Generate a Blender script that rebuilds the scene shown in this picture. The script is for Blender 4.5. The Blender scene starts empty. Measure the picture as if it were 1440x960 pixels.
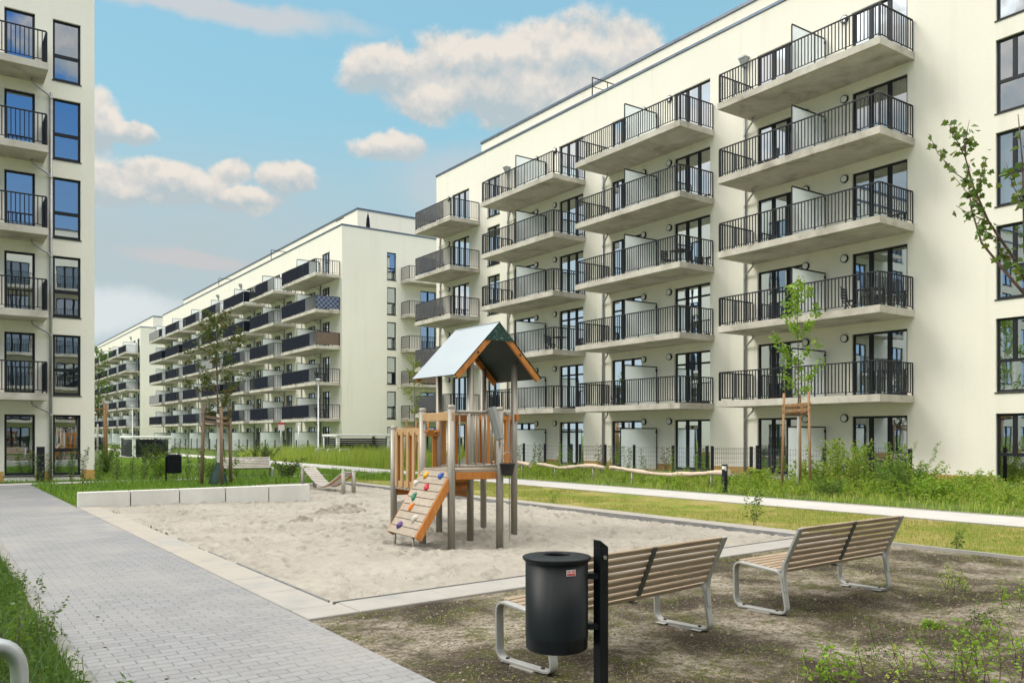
import bpy, math, random
import numpy as np
from mathutils import Vector, Matrix, noise as mnoise

SC = bpy.context.scene
COL = SC.collection
R = math.radians
RNG = np.random.default_rng(11)
random.seed(5)

# ------------------------------------------------------------------ objects
def link(o, parent=None):
    COL.objects.link(o)
    if parent is not None:
        o.parent = parent
    return o

def tag(o, label=None, cat=None, group=None, kind=None):
    if label: o['label'] = label
    if cat: o['category'] = cat
    if group: o['group'] = group
    if kind: o['kind'] = kind
    return o

def thing(name, label, cat, loc=(0, 0, 0), rz=0.0, group=None):
    o = bpy.data.objects.new(name, None)
    o.empty_display_size = 0.2
    o.location = loc
    o.rotation_euler = (0, 0, rz)
    link(o)
    return tag(o, label, cat, group)

def copy_tree(o, parent=None):
    c = o.copy()
    link(c)
    c.parent = parent
    for ch in list(o.children):
        copy_tree(ch, c)
    return c

def dup(o, loc, rz=None, label=None, scale=None):
    c = copy_tree(o)
    c.location = loc
    if rz is not None: c.rotation_euler = (0, 0, rz)
    if label: c['label'] = label
    if scale: c.scale = (scale,) * 3
    return c

class MB:
    """collects simple shapes into one mesh"""
    def __init__(s):
        s.v = []; s.f = []; s.m = []; s.mi = 0; s.sm = []
        s.smooth = False
    def face(s, idx):
        s.f.append(tuple(idx)); s.m.append(s.mi); s.sm.append(s.smooth)
    def quad(s, a, b, c, d):
        n = len(s.v); s.v += [tuple(a), tuple(b), tuple(c), tuple(d)]
        s.face((n, n+1, n+2, n+3))
    def box(s, x0, x1, y0, y1, z0, z1):
        n = len(s.v)
        s.v += [(x0,y0,z0),(x1,y0,z0),(x1,y1,z0),(x0,y1,z0),(x0,y0,z1),(x1,y0,z1),(x1,y1,z1),(x0,y1,z1)]
        for q in ((3,2,1,0),(4,5,6,7),(0,1,5,4),(1,2,6,5),(2,3,7,6),(3,0,4,7)):
            s.face([n+i for i in q])
    def bar(s, p, q, w, h, up=(0,0,1)):
        """box from p to q, width w across, height h along up"""
        p = Vector(p); q = Vector(q); d = (q-p).normalized(); up = Vector(up)
        if abs(d.dot(up)) > .99: up = Vector((1,0,0))
        a = d.cross(up).normalized(); b = a.cross(d).normalized()
        n = len(s.v)
        for c in (p, q):
            for sa, sb in ((-1,-1),(1,-1),(1,1),(-1,1)):
                s.v.append(tuple(c + a*(sa*w/2) + b*(sb*h/2)))
        for f in ((0,1,2,3),(7,6,5,4),(0,4,5,1),(1,5,6,2),(2,6,7,3),(3,7,4,0)):
            s.face([n+i for i in f])
    def tube(s, pts, r, seg=10, caps=True):
        pts = [Vector(p) for p in pts]
        rs = r if isinstance(r, (list, tuple)) else [r]*len(pts)
        n0 = len(s.v); k = len(pts); prev = None
        for i, p in enumerate(pts):
            d = (pts[min(i+1,k-1)] - pts[max(i-1,0)])
            d = d.normalized() if d.length > 1e-9 else Vector((0,0,1))
            if prev is None:
                a = d.cross(Vector((0,0,1)))
                if a.length < .05: a = d.cross(Vector((1,0,0)))
            else:
                a = prev - d*prev.dot(d)
                if a.length < .01: a = d.cross(Vector((1,0,0)))
            a.normalize(); prev = a; b = d.cross(a)
            for j in range(seg):
                t = 2*math.pi*j/seg
                s.v.append(tuple(p + (a*math.cos(t) + b*math.sin(t))*rs[i]))
        sm = s.smooth; s.smooth = True
        for i in range(k-1):
            for j in range(seg):
                s.face((n0+i*seg+j, n0+i*seg+(j+1)%seg, n0+(i+1)*seg+(j+1)%seg, n0+(i+1)*seg+j))
        s.smooth = sm
        if caps:
            s.face([n0+j for j in range(seg)][::-1]); s.face([n0+(k-1)*seg+j for j in range(seg)])
    def cyl(s, x, y, z0, z1, r, seg=20):
        s.tube([(x,y,z0),(x,y,z1)], r, seg)
    def lathe(s, prof, cx=0, cy=0, seg=32, close=False):
        n0 = len(s.v); k = len(prof)
        for r, z in prof:
            for j in range(seg):
                t = 2*math.pi*j/seg
                s.v.append((cx + r*math.cos(t), cy + r*math.sin(t), z))
        sm = s.smooth; s.smooth = True
        for i in range(k-1):
            for j in range(seg):
                s.face((n0+i*seg+j, n0+i*seg+(j+1)%seg, n0+(i+1)*seg+(j+1)%seg, n0+(i+1)*seg+j))
        s.smooth = sm
        if close:
            s.face([n0+j for j in range(seg)][::-1]); s.face([n0+(k-1)*seg+j for j in range(seg)])
    def ribbon(s, pts, x0, x1, th):
        """flat bar: polyline pts (y,z) swept; lies between x0 and x1, thickness th"""
        k = len(pts); n0 = len(s.v)
        for i in range(k):
            a = Vector(pts[max(i-1,0)]); b = Vector(pts[min(i+1,k-1)])
            d = (b-a).normalized(); nrm = Vector((-d.y, d.x))
            p = Vector(pts[i])
            for sg in (-.5, .5):
                q = p + nrm*(sg*th)
                s.v.append((x0, q.x, q.y)); s.v.append((x1, q.x, q.y))
        for i in range(k-1):
            a = n0+i*4; b = a+4
            for e, f in ((0,1),(1,3),(3,2),(2,0)):
                s.face((a+e, a+f, b+f, b+e))
        s.face((n0, n0+2, n0+3, n0+1)); e = n0+(k-1)*4; s.face((e, e+1, e+3, e+2))
    def prism(s, poly, z0, z1):
        n = len(s.v); k = len(poly)
        for z in (z0, z1):
            for p in poly: s.v.append((p[0], p[1], z))
        s.face([n+i for i in range(k)][::-1]); s.face([n+k+i for i in range(k)])
        for i in range(k):
            j = (i+1) % k
            s.face((n+i, n+j, n+k+j, n+k+i))
    def build(s, name, mats, parent=None, org=(0,0,0), loc=None, bevel=0, bseg=1):
        me = bpy.data.meshes.new(name)
        v = [(a-org[0], b-org[1], c-org[2]) for a, b, c in s.v] if any(org) else s.v
        me.from_pydata(v, [], s.f)
        mats = mats if isinstance(mats, (list, tuple)) else [mats]
        for m in mats: me.materials.append(m)
        me.polygons.foreach_set('material_index', s.m)
        me.polygons.foreach_set('use_smooth', s.sm)
        me.update()
        o = bpy.data.objects.new(name, me)
        if loc is not None: o.location = loc
        elif parent is None and any(org): o.location = org
        link(o, parent)
        if bevel:
            md = o.modifiers.new('bevel', 'BEVEL'); md.width = bevel; md.segments = bseg
            md.limit_method = 'ANGLE'; md.angle_limit = R(40)
        return o

def fillet(pts, rad, n=5):
    """round the inner corners of a polyline (tuples of 2 or 3)"""
    out = [Vector(pts[0])]
    for i in range(1, len(pts)-1):
        p = Vector(pts[i]); a = Vector(pts[i-1])-p; b = Vector(pts[i+1])-p
        r = rad[i] if isinstance(rad, (list, tuple)) else rad
        r = min(r, a.length*.49, b.length*.49)
        s0 = p + a.normalized()*r; s1 = p + b.normalized()*r
        for k in range(n+1):
            t = k/n
            out.append(s0*(1-t)**2 + p*2*t*(1-t) + s1*t*t)
    out.append(Vector(pts[-1]))
    return [tuple(q) for q in out]

def np_mesh(name, V, F, mat, parent=None, loc=None, smooth=False, mi=None):
    V = np.asarray(V, np.float32); F = np.asarray(F, np.int32)
    m, k = F.shape
    me = bpy.data.meshes.new(name)
    me.vertices.add(len(V)); me.vertices.foreach_set('co', V.ravel())
    me.loops.add(m*k); me.loops.foreach_set('vertex_index', F.ravel())
    me.polygons.add(m); me.polygons.foreach_set('loop_start', np.arange(0, m*k, k, dtype=np.int32))
    mats = mat if isinstance(mat, (list, tuple)) else [mat]
    for q in mats: me.materials.append(q)
    if mi is not None: me.polygons.foreach_set('material_index', np.asarray(mi, np.int32))
    if smooth: me.polygons.foreach_set('use_smooth', np.ones(m, bool))
    me.update(calc_edges=True)
    o = bpy.data.objects.new(name, me)
    if loc is not None: o.location = loc
    return link(o, parent)

# ------------------------------------------------------------------ numpy noise
def vnoise(x, y, seed=0):
    g = np.random.default_rng(seed).random((256, 256))
    xi = np.floor(x).astype(int); yi = np.floor(y).astype(int)
    fx = x-xi; fy = y-yi
    fx = fx*fx*(3-2*fx); fy = fy*fy*(3-2*fy)
    a = g[xi & 255, yi & 255]; b = g[(xi+1) & 255, yi & 255]
    c = g[xi & 255, (yi+1) & 255]; d = g[(xi+1) & 255, (yi+1) & 255]
    return (a*(1-fx)+b*fx)*(1-fy) + (c*(1-fx)+d*fx)*fy

def fbm(x, y, seed=0, oct=4):
    s = 0; a = .5
    for k in range(oct):
        s = s + a*vnoise(x*2**k + 13.7*k, y*2**k + 7.1*k, seed+k); a *= .5
    return s

# ------------------------------------------------------------------ materials
class NT:
    def __init__(s, tree):
        s.t = tree; s.n = tree.nodes; s.l = tree.links
    def new(s, typ, **kw):
        nd = s.n.new(typ)
        for k, v in kw.items(): setattr(nd, k, v)
        return nd
    def put(s, sock, val):
        if hasattr(val, 'is_output') or isinstance(val, bpy.types.NodeSocket): s.l.new(val, sock)
        elif isinstance(val, (tuple, list)) and len(val) == 3 and sock.type == 'RGBA': sock.default_value = (*val, 1)
        else: sock.default_value = val
    def math(s, op, a, b=None, c=None, clamp=False):
        nd = s.new('ShaderNodeMath', operation=op, use_clamp=clamp)
        s.put(nd.inputs[0], a)
        if b is not None: s.put(nd.inputs[1], b)
        if c is not None: s.put(nd.inputs[2], c)
        return nd.outputs[0]
    def vmath(s, op, a, b=None):
        nd = s.new('ShaderNodeVectorMath', operation=op)
        s.put(nd.inputs[0], a)
        if b is not None: s.put(nd.inputs[1], b)
        return nd.outputs['Value' if op in ('DOT_PRODUCT', 'LENGTH') else 'Vector']
    def scale(s, v, xyz):
        return s.vmath('MULTIPLY', v, xyz)
    def noise(s, vec, scale, detail=4, rough=.55, dist=0.0, col=False):
        nd = s.new('ShaderNodeTexNoise')
        s.put(nd.inputs['Vector'], vec); nd.inputs['Scale'].default_value = scale
        nd.inputs['Detail'].default_value = detail; nd.inputs['Roughness'].default_value = rough
        nd.inputs['Distortion'].default_value = dist
        return nd.outputs['Color' if col else 'Fac']
    def step(s, v, a, b, lo=0.0, hi=1.0):
        nd = s.new('ShaderNodeMapRange', interpolation_type='SMOOTHSTEP')
        s.put(nd.inputs['Value'], v)
        for i, q in zip(('From Min', 'From Max', 'To Min', 'To Max'), (a, b, lo, hi)): s.put(nd.inputs[i], q)
        return nd.outputs['Result']
    def mix(s, f, a, b, blend='MIX'):
        nd = s.new('ShaderNodeMix', data_type='RGBA', blend_type=blend)
        s.put(nd.inputs[0], f); s.put(nd.inputs[6], a); s.put(nd.inputs[7], b)
        return nd.outputs[2]
    def ramp(s, f, stops):
        nd = s.new('ShaderNodeValToRGB'); cr = nd.color_ramp
        while len(cr.elements) < len(stops): cr.elements.new(.5)
        for e, (p, c) in zip(cr.elements, stops): e.position = p; e.color = (*c, 1)
        s.put(nd.inputs[0], f)
        return nd.outputs[0]
    def bump(s, h, strength=.3, dist=.01, normal=None):
        nd = s.new('ShaderNodeBump')
        nd.inputs['Strength'].default_value = strength; nd.inputs['Distance'].default_value = dist
        s.put(nd.inputs['Height'], h)
        if normal is not None: s.put(nd.inputs['Normal'], normal)
        return nd.outputs[0]

def new_mat(name):
    m = bpy.data.materials.new(name); m.use_nodes = True
    t = NT(m.node_tree); t.n.clear()
    out = t.new('ShaderNodeOutputMaterial')
    return m, t, out

def pos(t): return t.new('ShaderNodeNewGeometry').outputs['Position']

def pbsdf(t, out, col, rough=.6, metal=0.0, normal=None, spec=.5, coat=0.0):
    b = t.new('ShaderNodeBsdfPrincipled')
    t.put(b.inputs['Base Color'], col); t.put(b.inputs['Roughness'], rough)
    t.put(b.inputs['Metallic'], metal); t.put(b.inputs['Specular IOR Level'], spec)
    if coat: b.inputs['Coat Weight'].default_value = coat; b.inputs['Coat Roughness'].default_value = .08
    if normal is not None: t.put(b.inputs['Normal'], normal)
    t.l.new(b.outputs[0], out.inputs[0])
    return b

def simple(name, c0, c1=None, scale=6.0, rough=.6, metal=0.0, bump=0.0, bscale=60.0, stretch=(1,1,1), spec=.5, coat=0.0, detail=4, rvar=.1):
    m, t, out = new_mat(name)
    p = t.scale(pos(t), stretch)
    n = t.noise(p, scale, detail)
    c1 = c1 or tuple(v*.8 for v in c0)
    col = t.ramp(n, [(.3, c0), (.7, c1)])
    nrm = t.bump(t.noise(p, bscale, 3), bump, .01) if bump else None
    rg = t.math('MULTIPLY_ADD', t.noise(p, scale*3, 2), rvar, rough - rvar*.5)
    pbsdf(t, out, col, rg, metal, nrm, spec, coat)
    return m

M = {}
def make_materials():
    # plaster: pale cream render, faint joints between lifts, faint runs
    for nm, c0, c1 in (('plaster', (.82,.792,.688), (.785,.757,.652)), ('plaster_grey', (.70,.69,.62), (.66,.65,.58))):
        m, t, out = new_mat(nm)
        p = pos(t)
        n = t.noise(p, .35, 5, .6)
        col = t.ramp(n, [(.3, c0), (.7, c1)])
        runs = t.noise(t.scale(p, (1.6,1.6,.12)), 1.0, 4, .6)
        col = t.mix(t.step(runs, .52, .8, 0, .28), col, (.55,.53,.45))
        sep = t.new('ShaderNodeSeparateXYZ'); t.put(sep.inputs[0], p)
        fr = t.math('FRACT', t.math('MULTIPLY', sep.outputs[2], 1/.95))
        ln = t.math('MULTIPLY', t.step(fr, .0, .02, .12, 0), t.step(t.noise(p, .6, 2), .45, .6))
        col = t.mix(ln, col, (.5,.48,.4))
        grain = t.noise(p, 9, 2, .5)
        col = t.mix(.10, col, t.ramp(grain, [(.3, (.66,.645,.58)), (.7, (.82,.80,.73))]))
        nrm = t.bump(t.noise(p, 160, 3), .12, .004)
        pbsdf(t, out, col, .88, 0, nrm, .25)
        M[nm] = m
    # cast concrete
    m, t, out = new_mat('balcony_concrete'); p = pos(t)
    n = t.noise(p, .9, 6, .65, .6)
    col = t.ramp(n, [(.30, (.29,.265,.215)), (.46, (.46,.43,.365)), (.68, (.59,.56,.49))])
    col = t.mix(t.step(t.noise(p, 14, 3), .55, .75, 0, .35), col, (.36,.34,.3))
    pores = t.noise(p, 70, 2)
    col = t.mix(t.step(pores, .66, .72, 0, .5), col, (.2,.19,.17))
    pbsdf(t, out, col, .8, 0, t.bump(t.noise(p, 40, 4), .25, .006), .3); M['concrete'] = m
    m, t, out = new_mat('wall_concrete'); p = pos(t)
    n = t.noise(t.scale(p, (1,1,.5)), 1.6, 6, .65)
    col = t.ramp(n, [(.3, (.56,.55,.51)), (.7, (.66,.65,.61))])
    col = t.mix(t.step(t.noise(p, 22, 3), .58, .76, 0, .3), col, (.45,.44,.4))
    pbsdf(t, out, col, .8, 0, t.bump(t.noise(p, 50, 4), .2, .005), .3); M['blockwall'] = m
    M['anthracite'] = simple('anthracite_metal', (.010,.012,.016), (.014,.016,.020), 3, .5, .0, spec=.3)
    M['rail_top'] = simple('rail_cap', (.06,.063,.068), (.09,.093,.098), 5, .34, .5)
    M['wire'] = simple('fence_wire', (.07,.08,.08), (.10,.11,.11), 3, .5)
    M['coping'] = simple('coping_zinc', (.11,.14,.19), (.16,.19,.235), 2, .38, .6)
    M['pipe'] = simple('downpipe_zinc', (.33,.345,.36), (.42,.43,.44), 8, .42, .6)
    M['white_paint'] = simple('white_coated', (.74,.74,.72), (.66,.66,.64), 4, .5)
    M['lamp_white'] = simple('opal_cover', (.78,.79,.78), (.72,.73,.73), 5, .3)
    M['ochre'] = simple('ochre_plinth', (.56,.345,.10), (.47,.29,.09), 3, .85, 0, .2)
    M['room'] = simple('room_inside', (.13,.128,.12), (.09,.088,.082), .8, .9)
    M['curtain'] = simple('curtain_fabric', (.72,.72,.70), (.60,.60,.58), 1.2, .9, 0, .2, 40, (3,3,.3))
    M['panel_dark'] = simple('privacy_sheet', (.006,.009,.018), (.011,.014,.025), 6, .8, 0, .2, 90, (1,1,.2), spec=.1)
    M['panel_grey'] = simple('privacy_sheet_grey', (.20,.20,.205), (.26,.26,.26), 6, .75, 0, .2, 90)
    m, t, out = new_mat('privacy_mesh'); p = pos(t)
    b = pbsdf(t, out, t.ramp(t.noise(p, 4, 3), [(.3, (.07,.07,.075)), (.7, (.10,.10,.105))]), .8)
    tr = t.new('ShaderNodeBsdfTransparent'); mx = t.new('ShaderNodeMixShader'); mx.inputs[0].default_value = .38
    t.l.new(b.outputs[0], mx.inputs[1]); t.l.new(tr.outputs[0], mx.inputs[2]); t.l.new(mx.outputs[0], out.inputs[0]); M['panel_mesh'] = m
    M['panel_brown'] = simple('privacy_sheet_brown', (.13,.09,.065), (.18,.13,.10), 8, .8, 0, .2, 90, (1,6,.3))
    M['panel_lilac'] = simple('privacy_sheet_lilac', (.33,.28,.36), (.28,.24,.31), 6, .75)
    m, t, out = new_mat('privacy_sheet_check'); p = pos(t)
    ck = t.new('ShaderNodeTexChecker'); t.put(ck.inputs['Vector'], p); ck.inputs['Scale'].default_value = 5.2
    ck.inputs['Color1'].default_value = (.03,.04,.08,1); ck.inputs['Color2'].default_value = (.16,.2,.3,1)
    pbsdf(t, out, ck.outputs[0], .7); M['panel_check'] = m
    # glass: see-through with a strong mirror share, slightly wavy
    for nm, base, wav in (('glass', .52, .16), ('glass_far', .44, .12)):
        m, t, out = new_mat(nm); p = pos(t)
        nrm = t.bump(t.noise(p, 1.1, 2, .5), wav*.16, .03)
        gl = t.new('ShaderNodeBsdfGlossy'); gl.inputs['Roughness'].default_value = .01
        gl.inputs['Color'].default_value = (.86,.93,1,1); t.put(gl.inputs['Normal'], nrm)
        tr = t.new('ShaderNodeBsdfTransparent'); tr.inputs[0].default_value = (.62,.66,.68,1)
        lw = t.new('ShaderNodeLayerWeight'); lw.inputs['Blend'].default_value = .35
        f = t.math('MULTIPLY_ADD', lw.outputs['Fresnel'], .8, base, clamp=True)
        mx = t.new('ShaderNodeMixShader'); t.put(mx.inputs[0], f)
        t.l.new(tr.outputs[0], mx.inputs[1]); t.l.new(gl.outputs[0], mx.inputs[2])
        t.l.new(mx.outputs[0], out.inputs[0]); M[nm] = m
    # frosted screen glass
    m, t, out = new_mat('frosted_glass'); p = pos(t)
    b = pbsdf(t, out, t.ramp(t.noise(p, .8, 3), [(.3, (.87,.92,.94)), (.7, (.83,.885,.90))]), .32, 0, None, .5)
    tl = t.new('ShaderNodeBsdfTranslucent'); tl.inputs[0].default_value = (.95,.98,.97,1)
    mx = t.new('ShaderNodeMixShader'); mx.inputs[0].default_value = .72
    t.l.new(b.outputs[0], mx.inputs[1]); t.l.new(tl.outputs[0], mx.inputs[2]); t.l.new(mx.outputs[0], out.inputs[0])
    M['frosted'] = m
    # wood
    def wood(nm, c0, c1, c2, axis=(1,1,12), rough=.6, sc=3.0):
        m, t, out = new_mat(nm)
        p = t.new('ShaderNodeTexCoord').outputs['Object']
        g = t.noise(t.scale(p, axis), sc, 5, .65, .6)
        col = t.ramp(g, [(.28, c0), (.5, c1), (.72, c2)])
        ri = t.new('ShaderNodeNewGeometry').outputs['Random Per Island']
        col = t.mix(t.math('MULTIPLY', ri, .35), col, c0)
        blot = t.noise(pos(t), 5, 4, .6)
        col = t.mix(t.step(blot, .5, .75, 0, .3), col, tuple(v*.55 for v in c1))
        pbsdf(t, out, col, rough, 0, t.bump(g, .35, .004), .35)
        M[nm] = m
    wood('wood_orange', (.33,.115,.024), (.50,.195,.040), (.60,.265,.065), (6,6,.6))
    wood('wood_larch', (.36,.225,.105), (.46,.30,.15), (.54,.37,.20), (6,6,.6))
    wood('wood_pale', (.26,.215,.165), (.37,.315,.25), (.44,.385,.31), (.8,6,6))
    wood('wood_slat', (.20,.148,.098), (.325,.25,.172), (.43,.345,.25), (.6,9,9), .62, 4)
    wood('wood_weather', (.40,.36,.31), (.52,.48,.43), (.60,.57,.52), (.6,9,9), .75, 4)
    wood('wood_stake', (.23,.125,.06), (.34,.20,.10), (.42,.27,.15), (7,7,.5), .8)
    wood('wood_stake_old', (.15,.10,.065), (.21,.145,.095), (.27,.19,.13), (7,7,.5), .85)
    wood('log_bark', (.47,.355,.27), (.60,.48,.38), (.68,.57,.46), (6,.8,6), .8)
    # metals
    m, t, out = new_mat('post_metal'); p = pos(t)
    n = t.noise(t.scale(p, (8,8,.7)), 4, 4)
    col = t.ramp(n, [(.3, (.235,.215,.18)), (.7, (.33,.305,.26))])
    pbsdf(t, out, col, t.math('MULTIPLY_ADD', n, .25, .3), .35, None, .5); M['post'] = m
    M['steel'] = simple('brushed_steel', (.30,.30,.29), (.40,.40,.385), 10, .34, .75, 0, 60, (1,1,.3))
    M['galv'] = simple('galvanised_steel', (.40,.42,.43), (.53,.55,.56), 14, .4, .55)
    M['bench_frame'] = simple('bench_cast_frame', (.33,.335,.32), (.41,.41,.39), 9, .46, .35)
    M['bench_strut'] = simple('bench_strut', (.06,.065,.06), (.09,.095,.09), 9, .5, .2)
    m, t, out = new_mat('bin_coat'); p = pos(t)
    n = t.noise(p, 5, 4)
    dirt = t.step(t.noise(t.scale(p, (12,12,1.5)), 1.6, 5, .65), .52, .78, 0, .35)
    col = t.mix(dirt, t.ramp(n, [(.3, (.003,.005,.006)), (.7, (.005,.008,.010))]), (.028,.032,.034))
    pbsdf(t, out, col, t.math('MULTIPLY_ADD', n, .18, .34), 0, t.bump(t.noise(p, 300, 2), .05, .002), .22, .0); M['bin'] = m
    M['rubber'] = simple('black_rubber', (.016,.016,.017), (.03,.03,.03), 12, .7, 0, .3)
    M['roof_top'] = simple('roof_sheet_top', (.36,.40,.425), (.33,.37,.395), 2, .36, 0, .04, 8)
    M['roof_green'] = simple('roof_sheet_under', (.010,.026,.018), (.014,.032,.023), 4, .5, spec=.2)
    m, t, out = new_mat('roof_speckle'); p = pos(t)
    sp = t.noise(p, 42, 2, .5)
    col = t.mix(t.step(sp, .63, .68), (.008,.035,.022), (.22,.33,.28))
    pbsdf(t, out, col, .35); M['speckle'] = m
    for nm, c in (('grip_yellow', (.72,.40,.03)), ('grip_blue', (.02,.09,.42)), ('grip_red', (.50,.016,.03)), ('grip_green', (.012,.18,.085)),
                  ('grip_orange', (.72,.21,.03)), ('grip_purple', (.085,.04,.21)), ('grip_white', (.58,.55,.48))):
        M[nm] = simple(nm, c, tuple(v*.75 for v in c), 20, .5, 0, .2, 60)
    M['sticker_white'] = simple('sticker_white', (.72,.70,.68), (.66,.64,.62), 8, .4)
    M['sticker_red'] = simple('sticker_red', (.55,.03,.03), (.48,.025,.03), 8, .4)
    M['chalk'] = simple('trunk_limewash', (.62,.61,.57), (.50,.48,.44), 9, .85, 0, .3)
    M['bark'] = simple('bark', (.13,.095,.07), (.075,.055,.042), 14, .9, 0, .5, 40, (1,1,.25))
    M['bark_red'] = simple('bark_young', (.13,.075,.065), (.08,.05,.045), 18, .8, 0, .3)
    M['dry_leaf'] = simple('dry_leaf', (.20,.12,.05), (.11,.065,.03), 30, .8)
    M['bag'] = simple('watering_bag', (.006,.028,.022), (.012,.045,.036), 5, .6, 0, .5, 12)
    M['tie'] = simple('coir_tie', (.10,.06,.035), (.15,.09,.055), 30, .9)
    M['black_plastic'] = simple('black_furniture', (.02,.022,.026), (.03,.033,.038), 6, .5)
    # leaves
    def leaf(nm, cols, tr=.45, rough=.5):
        m, t, out = new_mat(nm)
        ri = t.new('ShaderNodeNewGeometry').outputs['Random Per Island']
        big = t.noise(pos(t), .9, 3, .6)
        f = t.math('ADD', t.math('MULTIPLY', ri, .65), t.math('MULTIPLY', big, .4), clamp=True)
        k = len(cols)
        col = t.ramp(f, [(.12 + .76*i/(k-1), c) for i, c in enumerate(cols)])
        b = t.new('ShaderNodeBsdfPrincipled'); t.put(b.inputs['Base Color'], col)
        b.inputs['Roughness'].default_value = rough; b.inputs['Specular IOR Level'].default_value = .35
        tl = t.new('ShaderNodeBsdfTranslucent'); t.put(tl.inputs[0], t.mix(.5, col, (.20,.26,.03)))
        mx = t.new('ShaderNodeMixShader'); mx.inputs[0].default_value = tr
        t.l.new(b.outputs[0], mx.inputs[1]); t.l.new(tl.outputs[0], mx.inputs[2]); t.l.new(mx.outputs[0], out.inputs[0])
        M[nm] = m
    leaf('leaf_green', [(.05,.12,.018), (.085,.18,.026), (.14,.25,.04)])
    leaf('leaf_bright', [(.09,.22,.018), (.21,.38,.03), (.36,.50,.06)])
    leaf('leaf_yellow', [(.16,.24,.025), (.25,.33,.04), (.36,.40,.07)])
    leaf('leaf_dark', [(.022,.05,.014), (.036,.075,.02), (.06,.11,.028)])
    leaf('leaf_autumn', [(.028,.055,.016), (.04,.08,.02), (.055,.095,.022), (.08,.085,.025), (.20,.055,.02)])
    leaf('grass_verge', [(.022,.065,.008), (.04,.11,.012), (.075,.165,.022)], .35)
    leaf('leaf_verge', [(.025,.07,.012), (.05,.125,.02), (.10,.20,.035)], .4)
    leaf('leaf_maple', [(.035,.08,.018), (.06,.125,.024), (.10,.18,.035), (.19,.21,.05)], .35)
    leaf('leaf_weed', [(.045,.12,.012), (.13,.28,.02), (.30,.46,.04), (.46,.56,.09), (.48,.48,.13)], .5)
    leaf('grass_lush', [(.075,.19,.014), (.15,.30,.024), (.26,.40,.045)], .4)
    leaf('grass_lawn', [(.11,.19,.018), (.20,.26,.03), (.30,.29,.06), (.40,.33,.11)], .35)
    leaf('grass_tall', [(.18,.33,.022), (.30,.43,.04), (.43,.52,.09), (.50,.46,.15)], .4)
    # grounds
    m, t, out = new_mat('sand'); p = pos(t)
    n = t.noise(p, .8, 5, .6); n2 = t.noise(p, 6.5, 5, .65)
    col = t.ramp(n, [(.3, (.285,.263,.225)), (.7, (.365,.34,.295))])
    col = t.mix(t.step(n2, .52, .72, 0, .35), col, (.19,.168,.138))
    col = t.mix(t.step(t.noise(p, 160, 2), .62, .72, 0, .35), col, (.15,.125,.10))
    h = t.math('ADD', t.noise(p, 9, 5, .65), t.math('MULTIPLY', t.noise(p, 120, 2), .15))
    pbsdf(t, out, col, .95, 0, t.bump(h, .85, .04), .15); M['sand'] = m
    M['sand_wet'] = simple('damp_sand', (.14,.118,.092), (.30,.27,.225), 7, .95, 0, .6, 60, rvar=.02)
    m, t, out = new_mat('pavers'); p = pos(t)
    bt = t.new('ShaderNodeTexBrick'); t.put(bt.inputs['Vector'], p)
    bt.offset = .5; bt.squash = 1
    bt.inputs['Scale'].default_value = 1; bt.inputs['Brick Width'].default_value = .205; bt.inputs['Row Height'].default_value = .105
    bt.inputs['Mortar Size'].default_value = .006; bt.inputs['Mortar Smooth'].default_value = .3; bt.inputs['Bias'].default_value = 0
    bt.inputs['Color1'].default_value = (.185,.19,.20,1); bt.inputs['Color2'].default_value = (.232,.237,.247,1); bt.inputs['Mortar'].default_value = (.10,.10,.098,1)
    dust = t.noise(p, .55, 5, .65)
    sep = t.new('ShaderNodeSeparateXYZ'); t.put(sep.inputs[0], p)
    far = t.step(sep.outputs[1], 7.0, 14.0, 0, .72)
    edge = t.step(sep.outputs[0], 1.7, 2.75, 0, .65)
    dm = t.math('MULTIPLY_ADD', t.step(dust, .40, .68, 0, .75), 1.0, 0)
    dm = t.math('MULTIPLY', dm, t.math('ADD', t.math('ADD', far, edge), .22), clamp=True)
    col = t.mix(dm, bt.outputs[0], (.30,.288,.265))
    fine = t.noise(p, 45, 4, .7)
    col = t.mix(.28, col, t.ramp(fine, [(.3, (.12,.122,.126)), (.7, (.31,.312,.315))]))
    stain = t.step(t.noise(p, 1.5, 4, .6), .55, .75, 0, .25)
    col = t.mix(stain, col, (.19,.19,.195))
    hh = t.math('SUBTRACT', t.math('MULTIPLY', fine, .15), bt.outputs['Fac'])
    pbsdf(t, out, col, .82, 0, t.bump(hh, .6, .006), .3); M['pavers'] = m
    m, t, out = new_mat('border_slab'); p = pos(t)
    n = t.noise(p, 2.2, 5, .6)
    col = t.ramp(n, [(.3, (.255,.25,.238)), (.7, (.33,.322,.305))])
    sp = t.noise(p, 1.1, 5, .68)
    sep = t.new('ShaderNodeSeparateXYZ'); t.put(sep.inputs[0], p)
    col = t.mix(t.math('MULTIPLY', t.step(sp, .33, .52), t.step(sep.outputs[1], 7.4, 12.5, .35, 1.0)), col, (.325,.30,.258))
    col = t.mix(t.step(t.noise(p, 90, 2), .6, .75, 0, .3), col, (.28,.27,.25))
    pbsdf(t, out, col, .88, 0, t.bump(t.noise(p, 60, 3), .25, .004), .25); M['border'] = m
    M['path_light'] = simple('path_light', (.41,.40,.375), (.48,.465,.44), 1.2, .9, 0, .25, 80)
    M['kerb'] = simple('kerb_concrete', (.17,.165,.155), (.24,.235,.22), 3, .9, 0, .3)
    M['edging'] = simple('edging_dark', (.15,.155,.16), (.22,.22,.215), 5, .8)
    m, t, out = new_mat('lawn'); p = pos(t)
    n = t.noise(p, .75, 6, .68); n2 = t.noise(p, 5.5, 5, .65)
    f = t.math('ADD', t.math('MULTIPLY', n, .65), t.math('MULTIPLY', n2, .4))
    col = t.ramp(f, [(.38, (.09,.16,.02)), (.48, (.17,.205,.033)), (.58, (.27,.235,.07)), (.70, (.36,.28,.15))])
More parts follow.
